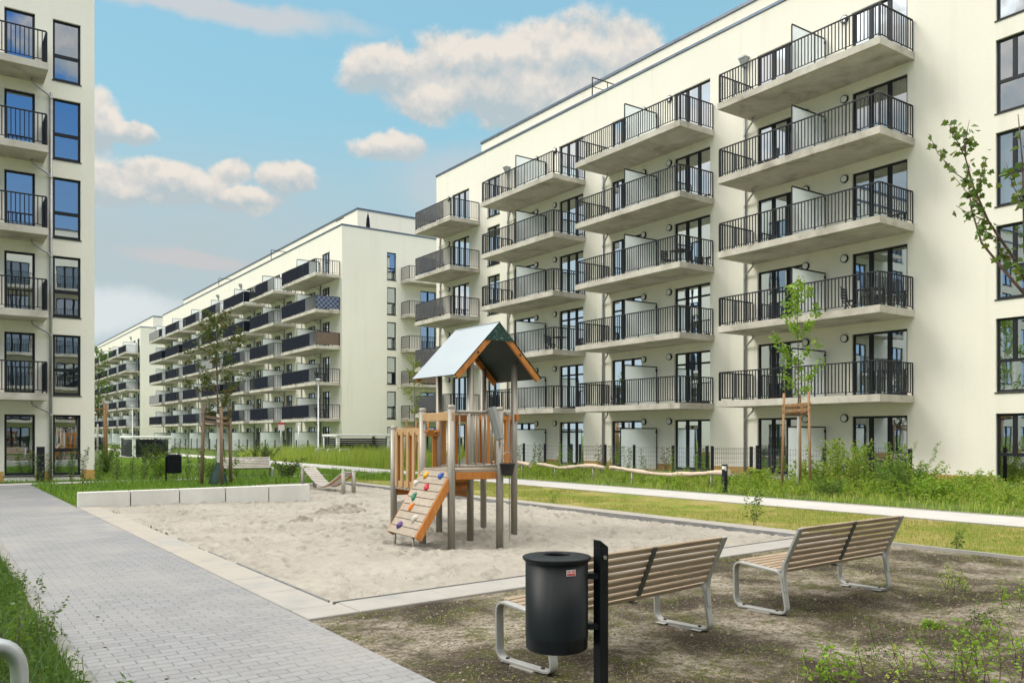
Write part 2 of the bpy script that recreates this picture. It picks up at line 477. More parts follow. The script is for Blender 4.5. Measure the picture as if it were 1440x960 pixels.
    pbsdf(t, out, col, .95, 0, t.bump(t.noise(p, 40, 5, .7), .8, .03), .15); M['lawn'] = m
    m, t, out = new_mat('meadow_ground'); p = pos(t)
    n = t.noise(p, .9, 6, .68)
    col = t.ramp(n, [(.35, (.05,.10,.016)), (.52, (.09,.145,.025)), (.66, (.18,.155,.07)), (.78, (.30,.23,.15))])
    pbsdf(t, out, col, .95, 0, t.bump(t.noise(p, 30, 5, .7), .9, .04), .15); M['meadow'] = m
    m, t, out = new_mat('soil'); p = pos(t)
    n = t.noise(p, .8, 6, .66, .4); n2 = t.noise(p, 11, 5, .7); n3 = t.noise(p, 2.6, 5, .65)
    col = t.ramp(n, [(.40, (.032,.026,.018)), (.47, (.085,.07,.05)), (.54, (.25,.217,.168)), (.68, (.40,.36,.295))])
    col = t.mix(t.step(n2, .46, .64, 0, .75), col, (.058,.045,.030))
    col = t.mix(t.math('MULTIPLY', t.step(n3, .47, .62, 0, .8), t.step(n2, .36, .56)), col, (.070,.080,.018))
    col = t.mix(t.step(t.noise(p, 85, 2), .64, .72, 0, .6), col, (.48,.43,.35))
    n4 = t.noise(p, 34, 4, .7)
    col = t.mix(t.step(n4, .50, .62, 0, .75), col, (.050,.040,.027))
    col = t.mix(t.step(n4, .44, .34, 0, .45), col, (.36,.325,.27))
    h = t.math('ADD', n2, t.math('MULTIPLY', t.noise(p, 70, 3, .7), .5))
    pbsdf(t, out, col, .96, 0, t.bump(h, .9, .035), .12); M['soil'] = m
    M['clod'] = simple('soil_clod', (.16,.125,.082), (.34,.285,.205), 14, .96, 0, .6, 60)
make_materials()
# ------------------------------------------------------------------ buildings
FX = 26.86            # the long facades stand in one plane
FH = 2.85             # storey height
SL = [2.95 + FH*k for k in range(5)]   # balcony slab tops

def wall_panel(mb, f, U0, U1, V0, V1, holes, room=1.3, rev=.15):
    us = sorted({U0, U1, *[h[0] for h in holes], *[h[1] for h in holes]})
    vs = sorted({V0, V1, *[h[2] for h in holes], *[h[3] for h in holes]})
    mb.mi = 0
    for i in range(len(us)-1):
        for j in range(len(vs)-1):
            uc = (us[i]+us[i+1])/2; vc = (vs[j]+vs[j+1])/2
            if any(h[0] < uc < h[1] and h[2] < vc < h[3] for h in holes): continue
            mb.quad(f(us[i],vs[j],0), f(us[i+1],vs[j],0), f(us[i+1],vs[j+1],0), f(us[i],vs[j+1],0))
    for a, b, c, d in holes:
        mb.mi = 0
        for (u0,v0),(u1,v1) in (((a,c),(b,c)), ((b,c),(b,d)), ((b,d),(a,d)), ((a,d),(a,c))):
            mb.quad(f(u0,v0,0), f(u1,v1,0), f(u1,v1,rev), f(u0,v0,rev))
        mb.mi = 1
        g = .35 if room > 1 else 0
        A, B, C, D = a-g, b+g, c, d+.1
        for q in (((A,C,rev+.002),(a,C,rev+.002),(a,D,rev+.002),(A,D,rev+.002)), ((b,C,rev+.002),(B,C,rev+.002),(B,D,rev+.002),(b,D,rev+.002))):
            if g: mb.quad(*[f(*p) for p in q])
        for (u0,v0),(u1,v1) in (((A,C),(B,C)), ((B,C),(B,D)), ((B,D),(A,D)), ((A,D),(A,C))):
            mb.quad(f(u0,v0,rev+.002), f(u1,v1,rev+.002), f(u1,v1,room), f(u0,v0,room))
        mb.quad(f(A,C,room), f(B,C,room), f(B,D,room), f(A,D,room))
    mb.mi = 0

CACHE = {}
def cached(key, fn):
    if key not in CACHE: CACHE[key] = fn()
    return CACHE[key]

def mesh_obj(name, me, parent, loc=(0,0,0), rz=0):
    o = bpy.data.objects.new(name, me); o.location = loc; o.rotation_euler = (0,0,rz)
    return link(o, parent)

def to_mesh(mb, name, mats):
    o = mb.build(name, mats); me = o.data; bpy.data.objects.remove(o); return me

def frame_mesh(w, h, lights, style):
    mb = MB(); x0, x1 = .09, .155; p = .075
    mb.box(x0,x1,-w/2,-w/2+p,0,h); mb.box(x0,x1,w/2-p,w/2,0,h)
    mb.box(x0,x1,-w/2+p,w/2-p,h-p,h); mb.box(x0,x1,-w/2+p,w/2-p,0,.10)
    for k in range(1, lights):
        y = -w/2 + w*k/lights
        mb.box(x0-.006,x1-.004,y-.075,y+.075,.10,h-p)
    def cross(z, y0, y1): mb.box(x0+.006,x1-.006,y0,y1,z-.04,z+.04)
    if style == 'transom':
        cross(h*.77, -w/2+p, w/2-p)
    if style == 'mid':
        mb.box(x0-.004,x1-.006,-w/2+p,w/2-p,h*.42-.06,h*.42+.06)
    if style == 'combo':
        mb.v = mb.v; mb2 = MB()
        mb2.box(x0,x1,-w/2,-w/2+p,0,h); mb2.box(x0,x1,w/2-p,w/2,0,h)
        mb2.box(x0,x1,-w/2+p,w/2-p,h-p,h); mb2.box(x0,x1,-w/2+p,w/2-p,0,p)
        mb2.box(x0-.004,x1-.006,-w/2+p,w/2-p,h*.43-.05,h*.43+.05)
        for y in (-w/6, w/6): mb2.box(x0-.006,x1-.004,y-.06,y+.06,h*.43+.05,h-p)
        mb = mb2
    mb.box(-.03,x0,-w/2-.03,w/2+.03,-.035,-.004)      # metal sill
    return to_mesh(mb, 'opening_frame', M['anthracite'])

def pane_mesh(w, h, mat):
    mb = MB(); mb.quad((.12,-w/2+.05,.05),(.12,w/2-.05,.05),(.12,w/2-.05,h-.05),(.12,-w/2+.05,h-.05))
    return to_mesh(mb, 'pane', M[mat])

def curtain_mesh(w, h, side, cov):
    V = []; F = []; n = int(cov*w/.035)
    for i in range(n+1):
        y = -w/2 + i*.035 if side < 0 else w/2 - i*.035
        x = .30 + .035*math.sin(i*1.25) + .012*math.sin(i*.37)
        V += [(x, y, .06), (x, y, h-.03)]
    for i in range(n): F.append((2*i, 2*i+2, 2*i+3, 2*i+1))
    o = np_mesh('curtain', V, F, M['curtain'], smooth=True); me = o.data; bpy.data.objects.remove(o); return me

def opening(parent, name, y, z, w, h, lights=3, style='plain', glass='glass', curtain=None, rz=0, org=None):
    """door or window frame with its pane; org: (x,y) local position when not on the facade plane"""
    loc = (0, y, z) if org is None else (org[0], org[1], z)
    o = mesh_obj(name, cached(('f', w, h, lights, style), lambda: frame_mesh(w, h, lights, style)), parent, loc, rz)
    mesh_obj('pane', cached(('p', w, h, glass), lambda: pane_mesh(w, h, glass)), o)
    if curtain:
        mesh_obj('curtain', cached(('c', w, h, curtain), lambda: curtain_mesh(w, h, *curtain)), o)
    return o

def slab_mesh(L, d, joint=None):
    mb = MB()
    if joint:
        mb.box(-d, -.003, -L/2, joint-.008, -.24, 0); mb.box(-d+.004, -.003, joint+.008, L/2, -.24, 0)
        mb.box(-d+.02, -.003, joint-.008, joint+.008, -.235, -.005)
    else:
        mb.box(-d, -.003, -L/2, L/2, -.24, 0)
    o = mb.build('balcony', M['concrete'], bevel=0); me = o.data; bpy.data.objects.remove(o); return me

def rail_mesh(L, d, sp=.132, right_side=True, left_side=True):
    mb = MB(); x = -d+.05; a, b = -L/2+.05, L/2-.05
    def run(p, q):
        p = Vector(p); q = Vector(q); ln = (q-p).length; u = (q-p)/ln
        mb.mi = 1; mb.bar(p+Vector((0,0,1.09)), q+Vector((0,0,1.09)), .05, .016)
        mb.mi = 0
        mb.bar(p+Vector((0,0,1.068)), q+Vector((0,0,1.068)), .034, .026)
        mb.bar(p+Vector((0,0,.10)), q+Vector((0,0,.10)), .03, .022)
        n = max(2, int(round(ln/sp)))
        for i in range(n+1):
            c = p + u*(ln*i/n)
            if i % 9 == 0 or i == n:
                mb.bar(c+Vector((0,0,-.06)), c+Vector((0,0,1.055)), .055, .02, up=(u.y, -u.x, 0))
            else:
                mb.bar(c+Vector((0,0,.111)), c+Vector((0,0,1.055)), .030, .026, up=(u.y, -u.x, 0))
    run((x, a, 0), (x, b, 0))
    if right_side: run((x+.06, a, 0), (-.04, a, 0))
    if left_side: run((x+.06, b, 0), (-.04, b, 0))
    return to_mesh(mb, 'railing', [M['anthracite'], M['rail_top']])

def screen_mesh(d, h=1.74):
    mb = MB(); mb.mi = 0
    mb.box(-d+.10, -.06, -.008, .008, .04, h-.03)
    mb.mi = 1
    mb.bar((-d+.09,0,h), (-.03,0,h), .035, .045); mb.box(-.06,-.02,-.02,.02,.02,h-.022)
    mb.box(-d+.065,-d+.10,-.018,.018,.02,h-.022)
    mb.box(-.11,-.02,-.03,.03,h-.2,h-.1)
    return to_mesh(mb, 'screen', [M['frosted'], M['anthracite']])

def sheet_mesh(L, d, y0, y1, side, mat):
    """privacy sheet tied outside the railing between y0 and y1; side: also round the near (-y) end"""
    mb = MB(); x = -d+.018
    n = max(1, int((y1-y0)/1.15)); s = (y1-y0)/n
    for i in range(n):
        mb.box(x, x+.008, y0+i*s+.012, y0+(i+1)*s-.012, .10, 1.05)
    if side: mb.box(x+.04, -.08, -L/2+.018, -L/2+.026, .10, 1.05)
    return to_mesh(mb, 'privacy_sheet', M[mat])

def lamp(parent, y, z):
    def mk():
        mb = MB(); sg = 20
        mb.tube([(-.002,0,0),(-.075,0,0)], .145, sg); return to_mesh(mb, 'wall_lamp', M['anthracite'])
    def mk2():
        mb = MB(); mb.tube([(-.06,0,0),(-.085,0,0),(-.097,0,0)], [.118,.116,.09], 20); return to_mesh(mb, 'lamp_cover', M['lamp_white'])
    o = mesh_obj('wall_lamp', cached('lamp', mk), parent, (0,y,z)); mesh_obj('lamp_cover', cached('lampc', mk2), o)

def downpipe(parent, y, zs, top, toward, hopper=False):
    mb = MB(); mb.tube([(-.075,y,.05),(-.075,y,top)], .048, 10)
    for z in zs:
        mb.tube(fillet([(-.32,y+toward*.62,z-.235),(-.32,y+toward*.60,z-.38),(-.1,y+toward*.08,z-.62),(-.075,y,z-.74)], .1, 4), .036, 8)
        mb.tube([(-.075,y,z-.76),(-.075,y,z-.70)], .056, 10)
    mb.build('downpipe', M['pipe'], parent)
    if hopper:
        h = MB(); n = len(h.v)
        h.v += [(-.02,y-.07,top),(-.16,y-.07,top),(-.16,y+.07,top),(-.02,y+.07,top),(-.01,y-.16,top+.34),(-.27,y-.16,top+.34),(-.27,y+.16,top+.34),(-.01,y+.16,top+.34)]
        for q in ((3,2,1,0),(4,5,6,7),(0,1,5,4),(1,2,6,5),(2,3,7,6),(3,0,4,7)): h.face(q)
        h.box(-.29,-.006,y-.18,y+.18,top+.341,top+.40)
        h.build('rain_hopper', M['pipe'], parent)

def shell(b, L, depth, facade_holes, end_holes=(), room=1.3, top=18.25, deck=17.4, pent=None, plinth=True, plaster='plaster'):
    """walls, parapet, copings and penthouse of one block, local frame"""
    mb = MB()
    wall_panel(mb, lambda u,v,d: (d,u,v), 0, L, 0, top, facade_holes, room)
    wall_panel(mb, lambda u,v,d: (u,d,v), 0, depth, 0, top, list(end_holes), room)
    mb.mi = 0
    mb.quad((depth,0,0),(depth,L,0),(depth,L,top),(depth,0,top)); mb.quad((0,L,0),(depth,L,0),(depth,L,top),(0,L,top))
    t = .32
    mb.quad((t,t,deck),(t,L-t,deck),(t,L-t,top),(t,t,top)); mb.quad((t,t,deck),(depth-t,t,deck),(depth-t,t,top),(t,t,top))
    mb.quad((depth-t,t,deck),(depth-t,L-t,deck),(depth-t,L-t,top),(depth-t,t,top)); mb.quad((t,L-t,deck),(depth-t,L-t,deck),(depth-t,L-t,top),(t,L-t,top))
    mb.build('wall', [M[plaster], M['room']], b)
    rf = MB(); rf.quad((t,t,deck),(depth-t,t,deck),(depth-t,L-t,deck),(t,L-t,deck)); rf.build('roof', M['border'], b)
    c = MB(); o = .045
    c.box(-o,t+.02,-o,L+o,top,top+.13); c.box(depth-t-.02,depth+o,-o,L+o,top,top+.13)
    c.box(t+.02,depth-t-.02,-o,t+.02,top,top+.13); c.box(t+.02,depth-t-.02,L-t-.02,L+o,top,top+.13)
    c.build('coping', M['coping'], b, bevel=.012)
    if pent:
        px0, py0, py1, pz = pent
        q = MB(); q.box(px0, depth-1.2, py0, py1, deck+.002, pz); pn = q.build('penthouse', M[plaster], b)
        k = MB(); k.box(px0-.06, depth-1.14, py0-.06, py1+.06, pz, pz+.16); k.build('penthouse_coping', M['coping'], pn, bevel=.012)
    if plinth:
        ys = sorted([(h[0]-.02,h[1]+.02) for h in facade_holes if h[2] < .4]); y = 0.005
        for a, e in ys + [(L-.005, L)]:
            if a-y > .05: p = MB(); p.box(-.012,-.002,y,a,0,.36); p.build('plinth', M['ochre'], b)
            y = e
        xs = sorted([(h[0]-.02,h[1]+.02) for h in end_holes if h[2] < .4]); x = 0.005
        for a, e in xs + [(depth-.005, depth)]:
            if a-x > .05: p = MB(); p.box(x,a,-.012,-.002,0,.36); p.build('plinth', M['ochre'], b)
            x = e

# ---- balcony furniture, partly standing in for railing reflections
def folding_chair_proto():
    t = thing('balcony_chair', 'x', 'chair')
    s = MB()
    for k in range(5): s.box(-.20,.20,-.19+k*.078,-.125+k*.078,.43,.45)
    s.build('seat', M['black_plastic'], t)
    s = MB()
    for k in range(4): s.box(-.20,.20,.205,.225,.52+k*.1,.595+k*.1)
    s.build('backrest', M['black_plastic'], t)
    for sx in (-.21,.21):
        s = MB(); s.bar((sx,.21,.95),(sx,.17,.44),.022,.03,(0,1,0)); s.bar((sx,.17,.44),(sx,-.22,0),.022,.03,(0,1,0)); s.bar((sx,-.17,.44),(sx,.24,0),.022,.03,(0,1,0)); s.build('leg', M['black_plastic'], t)
    return t
def table_proto():
    t = thing('balcony_table', 'x', 'table')
    s = MB()
    for k in range(6): s.box(-.34,.34,-.34+k*.115,-.24+k*.115,.70,.725)
    s.build('tabletop', M['black_plastic'], t)
    for sx in (-1,1):
        for sy in (-1,1):
            s = MB(); s.bar((sx*.29,sy*.29,.70),(sx*.31,sy*.31,0),.04,.04,(0,1,0)); s.build('leg', M['black_plastic'], t)
    return t
chair0 = folding_chair_proto(); table0 = table_proto()
used_f = {'c': False, 't': False}
def put(kind, loc, rz, label, group):
    src = chair0 if kind == 'c' else table0
    if not used_f[kind]:
        used_f[kind] = True; src.location = loc; src.rotation_euler = (0,0,rz); src['label'] = label; src['group'] = group
        return src
    o = dup(src, loc, rz, label); o['group'] = group; return o

# ================================================================== right building
YR0, YR1 = -6.0, 46.66
rb = thing('apartment_building', 'tall cream apartment block on the right with bare black balcony railings', 'apartment block', (FX, YR0, 0), group='cream apartment blocks')
L = YR1-YR0
ly = lambda Y: Y - YR0
STACK = [('A', 18.22, 6.65, True), ('B', 26.8, 6.6, True), ('C', 35.0, 6.4, True), ('D', 43.65, 4.3, False)]
holes = []; opens = []
rr = random.Random(3)
floors = [(.10, 2.20)] + [(z, 2.26) for z in SL]
for nm, yc, sl, full in STACK:
    offs = (-2.05, 2.05) if full else (0.05,)
    for o in offs:
        w = 2.05 if full else 2.0
        if nm == 'C' : w = 1.95
        for k, (z, h) in enumerate(floors):
            holes.append((ly(yc+o)-w/2, ly(yc+o)+w/2, z+.03, z+h))
            st = 'transom' if (nm in 'BC' and k <= 2 and rr.random() < .8) else 'plain'
            cu = rr.choice([None, None, (-1,.35), (1,.4), (1,.95), None]) 
            opens.append(('balcony_door', ly(yc+o), z+.03, w, h-.03, 3, st, cu))
for yc, w, st in ((40.05, 1.3, 'mid2'), (11.565, 1.53, 'combo'), (3.2, 1.53, 'combo')):
    for k, (z, h) in enumerate(floors):
        z0 = z if k else .10
        holes.append((ly(yc)-w/2, ly(yc)+w/2, z0, z+h))
        opens.append(('window', ly(yc), z0, w, z+h-z0, 2, 'plain' if st == 'mid2' else st, rr.choice([None, (-1,.4), (1,.3), None])))
shell(rb, L, 14, holes, pent=(2.2, ly(-3.5), ly(44.7), 20.25))
for nm, y, z, w, h, li, st, cu in opens:
    opening(rb, nm, y, z, w, h, li, st, 'glass', cu)
D = 2.06
for nm, yc, sl, full in STACK:
    for k, z in enumerate(SL):
        b = mesh_obj('balcony', cached(('slab', sl), lambda: slab_mesh(sl, D)), rb, (0, ly(yc), z))
        mesh_obj('railing', cached(('rail', sl), lambda: rail_mesh(sl, D)), b)
        if full: mesh_obj('screen', cached('screen', lambda: screen_mesh(D)), b, (0,.03,0))
        if nm == 'D':
            mesh_obj('privacy_sheet', cached(('sh', 'D'), lambda: sheet_mesh(sl, D, -sl/2+.75, sl/2-.05, False, 'panel_mesh')), b)
    if full:
        scr = MB(); scr.box(-D-.02, -.06, -.008, .008, .12, 1.82)
        s0 = mesh_obj('terrace_screen', cached('gscreen', lambda: screen_mesh(2.3, 1.85)), rb, (0, ly(yc)+.03, .08))
    zl = [.10] + SL
    for z in zl:
        if full:
            lamp(rb, ly(yc)-.76, z+2.14); lamp(rb, ly(yc)+.84, z+2.14)
        else:
            lamp(rb, ly(yc)+1.42, z+2.14)
    downpipe(rb, ly(yc)+sl/2+.32, SL, 16.35 if nm in 'AC' else 14.2, -1, hopper=nm in 'AC')
# short rails from the parapet to the penthouse
rl = MB()
for Y in (31.4, 12.0):
    rl.bar((.1, ly(Y), 19.35), (2.2, ly(Y), 19.35), .04, .04); rl.bar((.1, ly(Y), 18.4), (.1, ly(Y), 19.35), .04, .04); rl.bar((1.1, ly(Y), 17.45), (1.1, ly(Y), 19.35), .03, .03)
    rl.bar((.1, ly(Y), 18.9), (2.2, ly(Y), 18.9), .025, .025)
rl.build('roof_railing', M['anthracite'], rb)

ORD = ['first', 'second', 'third', 'fourth', 'top']
SNAME = {'A': 'nearest', 'B': 'second nearest', 'C': 'third nearest', 'D': 'far corner'}
fr = random.Random(8)
for nm, yc, sl, full in STACK:
    for k, z in enumerate(SL):
        who = f'{ORD[k]} balcony row, {SNAME[nm]} stack, right block'
        g = 'black furniture on the balconies'
        if (nm, k) in (('A', 1), ('B', 2), ('C', 1)):  # in A and B these stand in for railing reflections in door glass
            put('t', (FX-1.0, yc-2.35, z), 0, f'black slatted table at right door, {who}', g)
            put('c', (FX-.95, yc-1.55, z), R(8), f'black folding chair left of right table, {who}', g)
        if (nm, k) in (('A', 3), ('B', 0)):  # chair shape stands in for the railing mirrored at the left door
            put('c', (FX-.9, yc+1.75, z), R(190), f'stand-in black folding chair at left door, {who}', g)
        if nm == 'D' and k in (1,2):
            put('c', (FX-1.0, yc+.9, z), R(100), f'black folding chair beside the grey sheets, {who}', g)

# ================================================================== middle building
YM0, YM1 = 61.6, 123.0
mbd = thing('apartment_building', 'cream block', 'apartment block', (FX, YM0, 0), group='cream apartment blocks')
mbd['label'] = 'cream apartment block beyond the playground tower with bare windowed end wall and dark sheeted balconies'
def row_block(b, Y0, L, stacks, end_holes, end_open, pent, seed, glass='glass_far'):
    holes = []; opens = []; rr = random.Random(seed)
    for yc, sl, sc in stacks:
        for o, w in ((-1.35, 1.6), (1.75, 1.6)):
            for k, (z, h) in enumerate(floors):
                y = yc + sc + o
                holes.append((y-w/2, y+w/2, z+.03, z+h))
                opens.append((y, z+.03, w, h-.03, 3, rr.choice(['plain','transom'])))
    shell(b, L, 14, holes, end_holes, room=.7, pent=pent)
    for y, z, w, h, li, st in opens: opening(b, 'balcony_door', y, z, w, h, li, st, glass)
    for yc, sl, sc in stacks:
        jt = .2
        for k, z in enumerate(SL):
            s = mesh_obj('balcony', cached(('slabj', sl), lambda: slab_mesh(sl, D, jt)), b, (0, yc, z))
            mesh_obj('railing', cached(('rail2', sl), lambda: rail_mesh(sl, D, .15)), s)
            mesh_obj('screen', cached('screen', lambda: screen_mesh(D)), s, (0, sc-.03, 0))
            a = rr.choice([1.1, 1.3, 1.5, 1.5, .1, 2.6]); e = rr.choice([.05,.05,.05,.4,1.6])
            mat = rr.choice(['panel_dark']*15 + ['panel_grey','panel_brown','panel_lilac'])
            if (stacks.index((yc,sl,sc)), k) == (0,3): a, mat, e = 2.2, 'panel_dark', .05
            if stacks[0][0] == yc and a < .2: a = 1.3
            if stacks[0][0] == yc: mat = 'panel_dark'
            mesh_obj('privacy_sheet', cached(('sh2', sl, a, e, mat), lambda: sheet_mesh(sl, D, -sl/2+a, sl/2-e, a < .2, mat)), s)
        mesh_obj('terrace_screen', cached('gscreen', lambda: screen_mesh(2.3, 1.85)), b, (0, yc+sc-.03, .05))
        downpipe(b, yc+sc-.35, SL, 14.3, 1)
        downpipe(b, yc+sl/2+.5, [], 17.0 if (int(yc) % 3 == 0) else 14.9, 1, hopper=True)
st_m = [(65.8-YM0, 7.75, .4), (75.0-YM0, 6.6, -.2), (83.5-YM0, 6.8, -.2), (91.7-YM0, 7.0, -.2), (99.9-YM0, 7.2, -.2), (108.9-YM0, 7.0, -.2), (118.0-YM0, 7.4, -.2)]
end_h = []; end_o = []
for k, (z, h) in enumerate(floors):
    z0 = z if k else .1
    end_h.append((3.95, 4.78, z0, z+h)); end_o.append(('window', 4.365, z0, .83, z+h-z0, 1, 'mid'))
    end_h.append((7.05, 8.55, z0+.03, z+h)); end_o.append(('balcony_door', 7.8, z0+.03, 1.5, z+h-z0-.03, 2, 'plain'))
row_block(mbd, YM0, YM1-YM0, st_m, end_h, end_o, (2.2, 1.9, 59.0, 20.25), 4)
for nm, x, z, w, h, li, st in end_o: opening(mbd, nm, 0, z, w, h, li, st, 'glass', None, R(90), (x, 0))
for k, z in enumerate(SL):
    s = mesh_obj('balcony', cached(('slab', 5.4, 1.5), lambda: slab_mesh(5.4, 1.5)), mbd, (7.9, 0, z), R(90))
    mesh_obj('railing', cached(('rail', 5.4, 1.5), lambda: rail_mesh(5.4, 1.5, .15)), s)
    if k == 1:
        mesh_obj('privacy_sheet', cached('sh_end', lambda: sheet_mesh(5.4, 1.5, -2.6, 2.65, False, 'panel_brown')), s)
# coloured sheets at the nearest stack's near end
s3 = [c for c in mbd.children if c.name.split('.')[0] == 'balcony' and abs(c.location.y - st_m[0][0]) < .01]
for c in s3:
    k = [i for i, z in enumerate(SL) if abs(z-c.location.z) < .01][0]
    if k in (2, 3):
        mt = 'panel_check' if k == 3 else 'panel_brown'
        q = MB(); q.box(-D+.06, -.08, -7.75/2+.012, -7.75/2+.022, .10, 1.05)
        q.build('privacy_sheet', M[mt], c)
rl = MB()
for Y in (96.0, 78.5):
    y = Y-YM0; rl.bar((.1,y,19.35),(2.2,y,19.35),.05,.05); rl.bar((.1,y,18.4),(.1,y,19.35),.05,.05)
rl.bar((.3,.35,18.95),(.3,1.9,18.95),.05,.05)
rl.build('roof_railing', M['anthracite'], mbd)

for k, n_ in ((0, 'first'), (1, 'second')):
    put('t', (FX-1.1, 62.9, SL[k]), 0, f'black slatted table on the bare railed end of the {n_} balcony row, middle block', 'black furniture on the balconies')
    put('c', (FX-1.1, 63.8, SL[k]), R(20), f'black folding chair on the bare railed end of the {n_} balcony row, middle block', 'black furniture on the balconies')
par = thing('parasol', 'closed dark parasol standing on the roof terrace of the block behind the playground tower', 'parasol', (FX+2.6, YM0+.75, 17.42))
q = MB(); q.tube([(0,0,0),(0,0,2.35)], .03, 8); q.build('pole', M['anthracite'], par)
q = MB(); q.tube([(0,0,.75),(0,0,1.0),(0,0,1.9),(0,0,2.3)], [.20,.19,.12,.03], 10); q.build('canopy', M['panel_dark'], par)

# ================================================================== far building
YF0 = 137.8
fb = thing('apartment_building', 'farthest cream apartment block, half hidden behind the left-hand block and the slender trees', 'apartment block', (FX, YF0, 0), group='cream apartment blocks')
st_f = [(141.3-YF0, 6.0, -.6), (149.6-YF0, 6.8, -.2), (158.0-YF0, 6.8, -.2), (166.5-YF0, 6.8, -.2), (175.0-YF0, 6.8, -.2), (183.5-YF0, 6.8, -.2)]
row_block(fb, YF0, 56, st_f, [], [], (2.2, 1.9, 54, 20.25), 9)

# ================================================================== left building (facade faces the camera side, -Y)
lb = thing('apartment_building', 'cream apartment block cut by the left picture edge, its glass reflecting blue sky', 'apartment block', (5.06, 34.1, 0), rz=R(90), group='cream apartment blocks')
holes = []; opens = []
z_off = .13
for k in range(6):
    z = .17 if k == 0 else SL[k-1]+z_off
    h = 2.2
    holes.append((.46, 1.36, z, z+h)); opens.append(('window', .91, z, .90, h, 1, 'mid', None))
    holes.append((1.92, 2.86, z+.03, z+h)); opens.append(('balcony_door', 2.39, z+.03, .94, h-.03, 1, 'plain', None))
    holes.append((4.2, 6.2, z+.03, z+h)); opens.append(('balcony_door', 5.2, z+.03, 2.0, h-.03, 3, 'plain', (1,.4)))
    holes.append((9.0, 11.0, z+.03, z+h)); opens.append(('window', 10.0, z+.03, 2.0, h-.03, 3, 'plain', (1,.4)))
# flank (local y=0 plane faces the row opposite): what the glass over there mirrors
fl = []
for k in range(6):
    z = .17 if k == 0 else SL[k-1]+z_off
    for x in (3.0, 7.0, 11.0): fl.append((x-.7, x+.7, z+.03, z+2.2))
for k in range(6):
    z = .17 if k == 0 else SL[k-1]+z_off
    for y in (13.5, 17.0, 20.5, 24.0, 27.5, 31.0):
        holes.append((y-.9, y+.9, z+.03, z+2.2)); opens.append(('window', y, z+.03, 1.8, 2.17, 2, 'plain', (1,.4) if (k+int(y)) % 3 == 0 else None))
shell(lb, 40, 14, holes, fl, pent=(2.2, 2.0, 38, 20.3), plaster='plaster')
for nm, y, z, w, h, li, st, cu in opens: opening(lb, nm, y, z, w, h, li, st, 'glass', cu)
for a, b_, z, zt in fl: opening(lb, 'window', 0, z, b_-a, zt-z, 2, 'plain', 'glass', None, R(90), ((a+b_)/2, 0))
for k, z in enumerate(SL):
    s = mesh_obj('balcony', cached(('slabL',), lambda: slab_mesh(6.7, 1.42)), lb, (0, 5.0, z+z_off))
    mesh_obj('railing', cached(('railL',), lambda: rail_mesh(6.7, 1.42)), s)
    def shm():
        q = MB(); q.box(-1.36,-.72,-3.31,-3.302,.10,1.02); q.box(-.70,-.08,-3.31,-3.302,.10,1.02); return to_mesh(q, 'privacy_sheet', M['panel_dark'])
    mesh_obj('privacy_sheet', cached('shL', shm), s)
downpipe(lb, 1.43, [z+z_off for z in SL], 13.95, 1)

# dark meter pillar by the left-hand ground floor door
t = thing('utility_pillar', 'narrow black metal pillar beside the ground-floor door of the left block', 'pillar', (3.28, 33.75, 0))
q = MB(); q.box(-.12,.12,-.1,.1,0,1.20); q.build('housing', M['anthracite'], t, bevel=.012)
q = MB(); q.box(-.125,.125,-.105,.105,1.2,1.225); q.build('lid', M['black_plastic'], t)
q = MB()
for z in (.35,.65,.95): q.tube([(.06,-.101,z),(.06,-.112,z)], .014, 8)
q.build('lock', M['galv'], t)

# ================================================================== block closing the yard behind the viewer, seen mirrored in the glass
cb = thing('apartment_building', 'cream apartment block closing the yard, seen only mirrored in the window glass', 'apartment block', (-30, -15, 0), rz=R(-90), group='cream apartment blocks')
holes = []; opens = []
CY = (9.5, 19.1, 28.7, 38.3)
for k, (z, h) in enumerate(floors):
    for yc in CY:
        for o, w, li in ((-2.05, 2.05, 3), (2.05, 2.05, 3), (4.9, 1.5, 2)):
            y = yc+o
            holes.append((y-w/2, y+w/2, z+.03, z+h)); opens.append(('window', y, z+.03, w, h-.03, li, 'plain', (1,.4) if int(y*3+k) % 4 == 0 else None))
shell(cb, 50, 12, holes, [], room=.7, pent=(2.2, 2.0, 48, 20.3))
for nm, y, z, w, h, li, st, cu in opens: opening(cb, nm, y, z, w, h, li, st, 'glass_far', cu)
for yc in CY:
    for z in SL:
        q_ = mesh_obj('balcony', cached(('slab', 6.6), None), cb, (0, yc, z))
        mesh_obj('railing', cached(('rail', 6.6), None), q_); mesh_obj('screen', cached('screen', None), q_)
# ------------------------------------------------------------------ ground
def struct(o): o['kind'] = 'structure'; return o
def sheet(name, poly, z, mat):
    mb = MB(); n = len(poly); mb.v = [(x,y,z) for x,y in poly]; mb.face(range(n))
    return struct(mb.build(name, mat))

FRY = lambda X: 7.03 + .07*(X-2.75)       # outer line of the front border
# one ground sheet reaching the horizon, open where the sandpit is dug
mb = MB(); xs = [-900, 2.9, 8.2, 11.9, 900]; ys = [-900, 7.6, 20.95, 26.5, 900]
for i in range(4):
    for j in range(4):
        if (i in (1,2) and j == 1) or (i == 2 and j == 2): continue
        mb.quad((xs[i],ys[j],0),(xs[i+1],ys[j],0),(xs[i+1],ys[j+1],0),(xs[i],ys[j+1],0))
struct(mb.build('ground', M['meadow']))
sheet('lawn', [(12.05,-12),(15.85,-12),(15.85,31.4),(12.05,31.4)], .004, M['lawn'])
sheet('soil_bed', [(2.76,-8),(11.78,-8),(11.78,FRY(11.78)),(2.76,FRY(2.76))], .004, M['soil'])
sheet('paved_path', [(.90,-6),(2.75,-6),(2.75,31.5),(.90,31.5)], .012, M['pavers'])
sheet('cross_path', [(-14,31.5),(15.85,31.5),(15.85,32.55),(-14,32.55)], .010, M['path_light'])
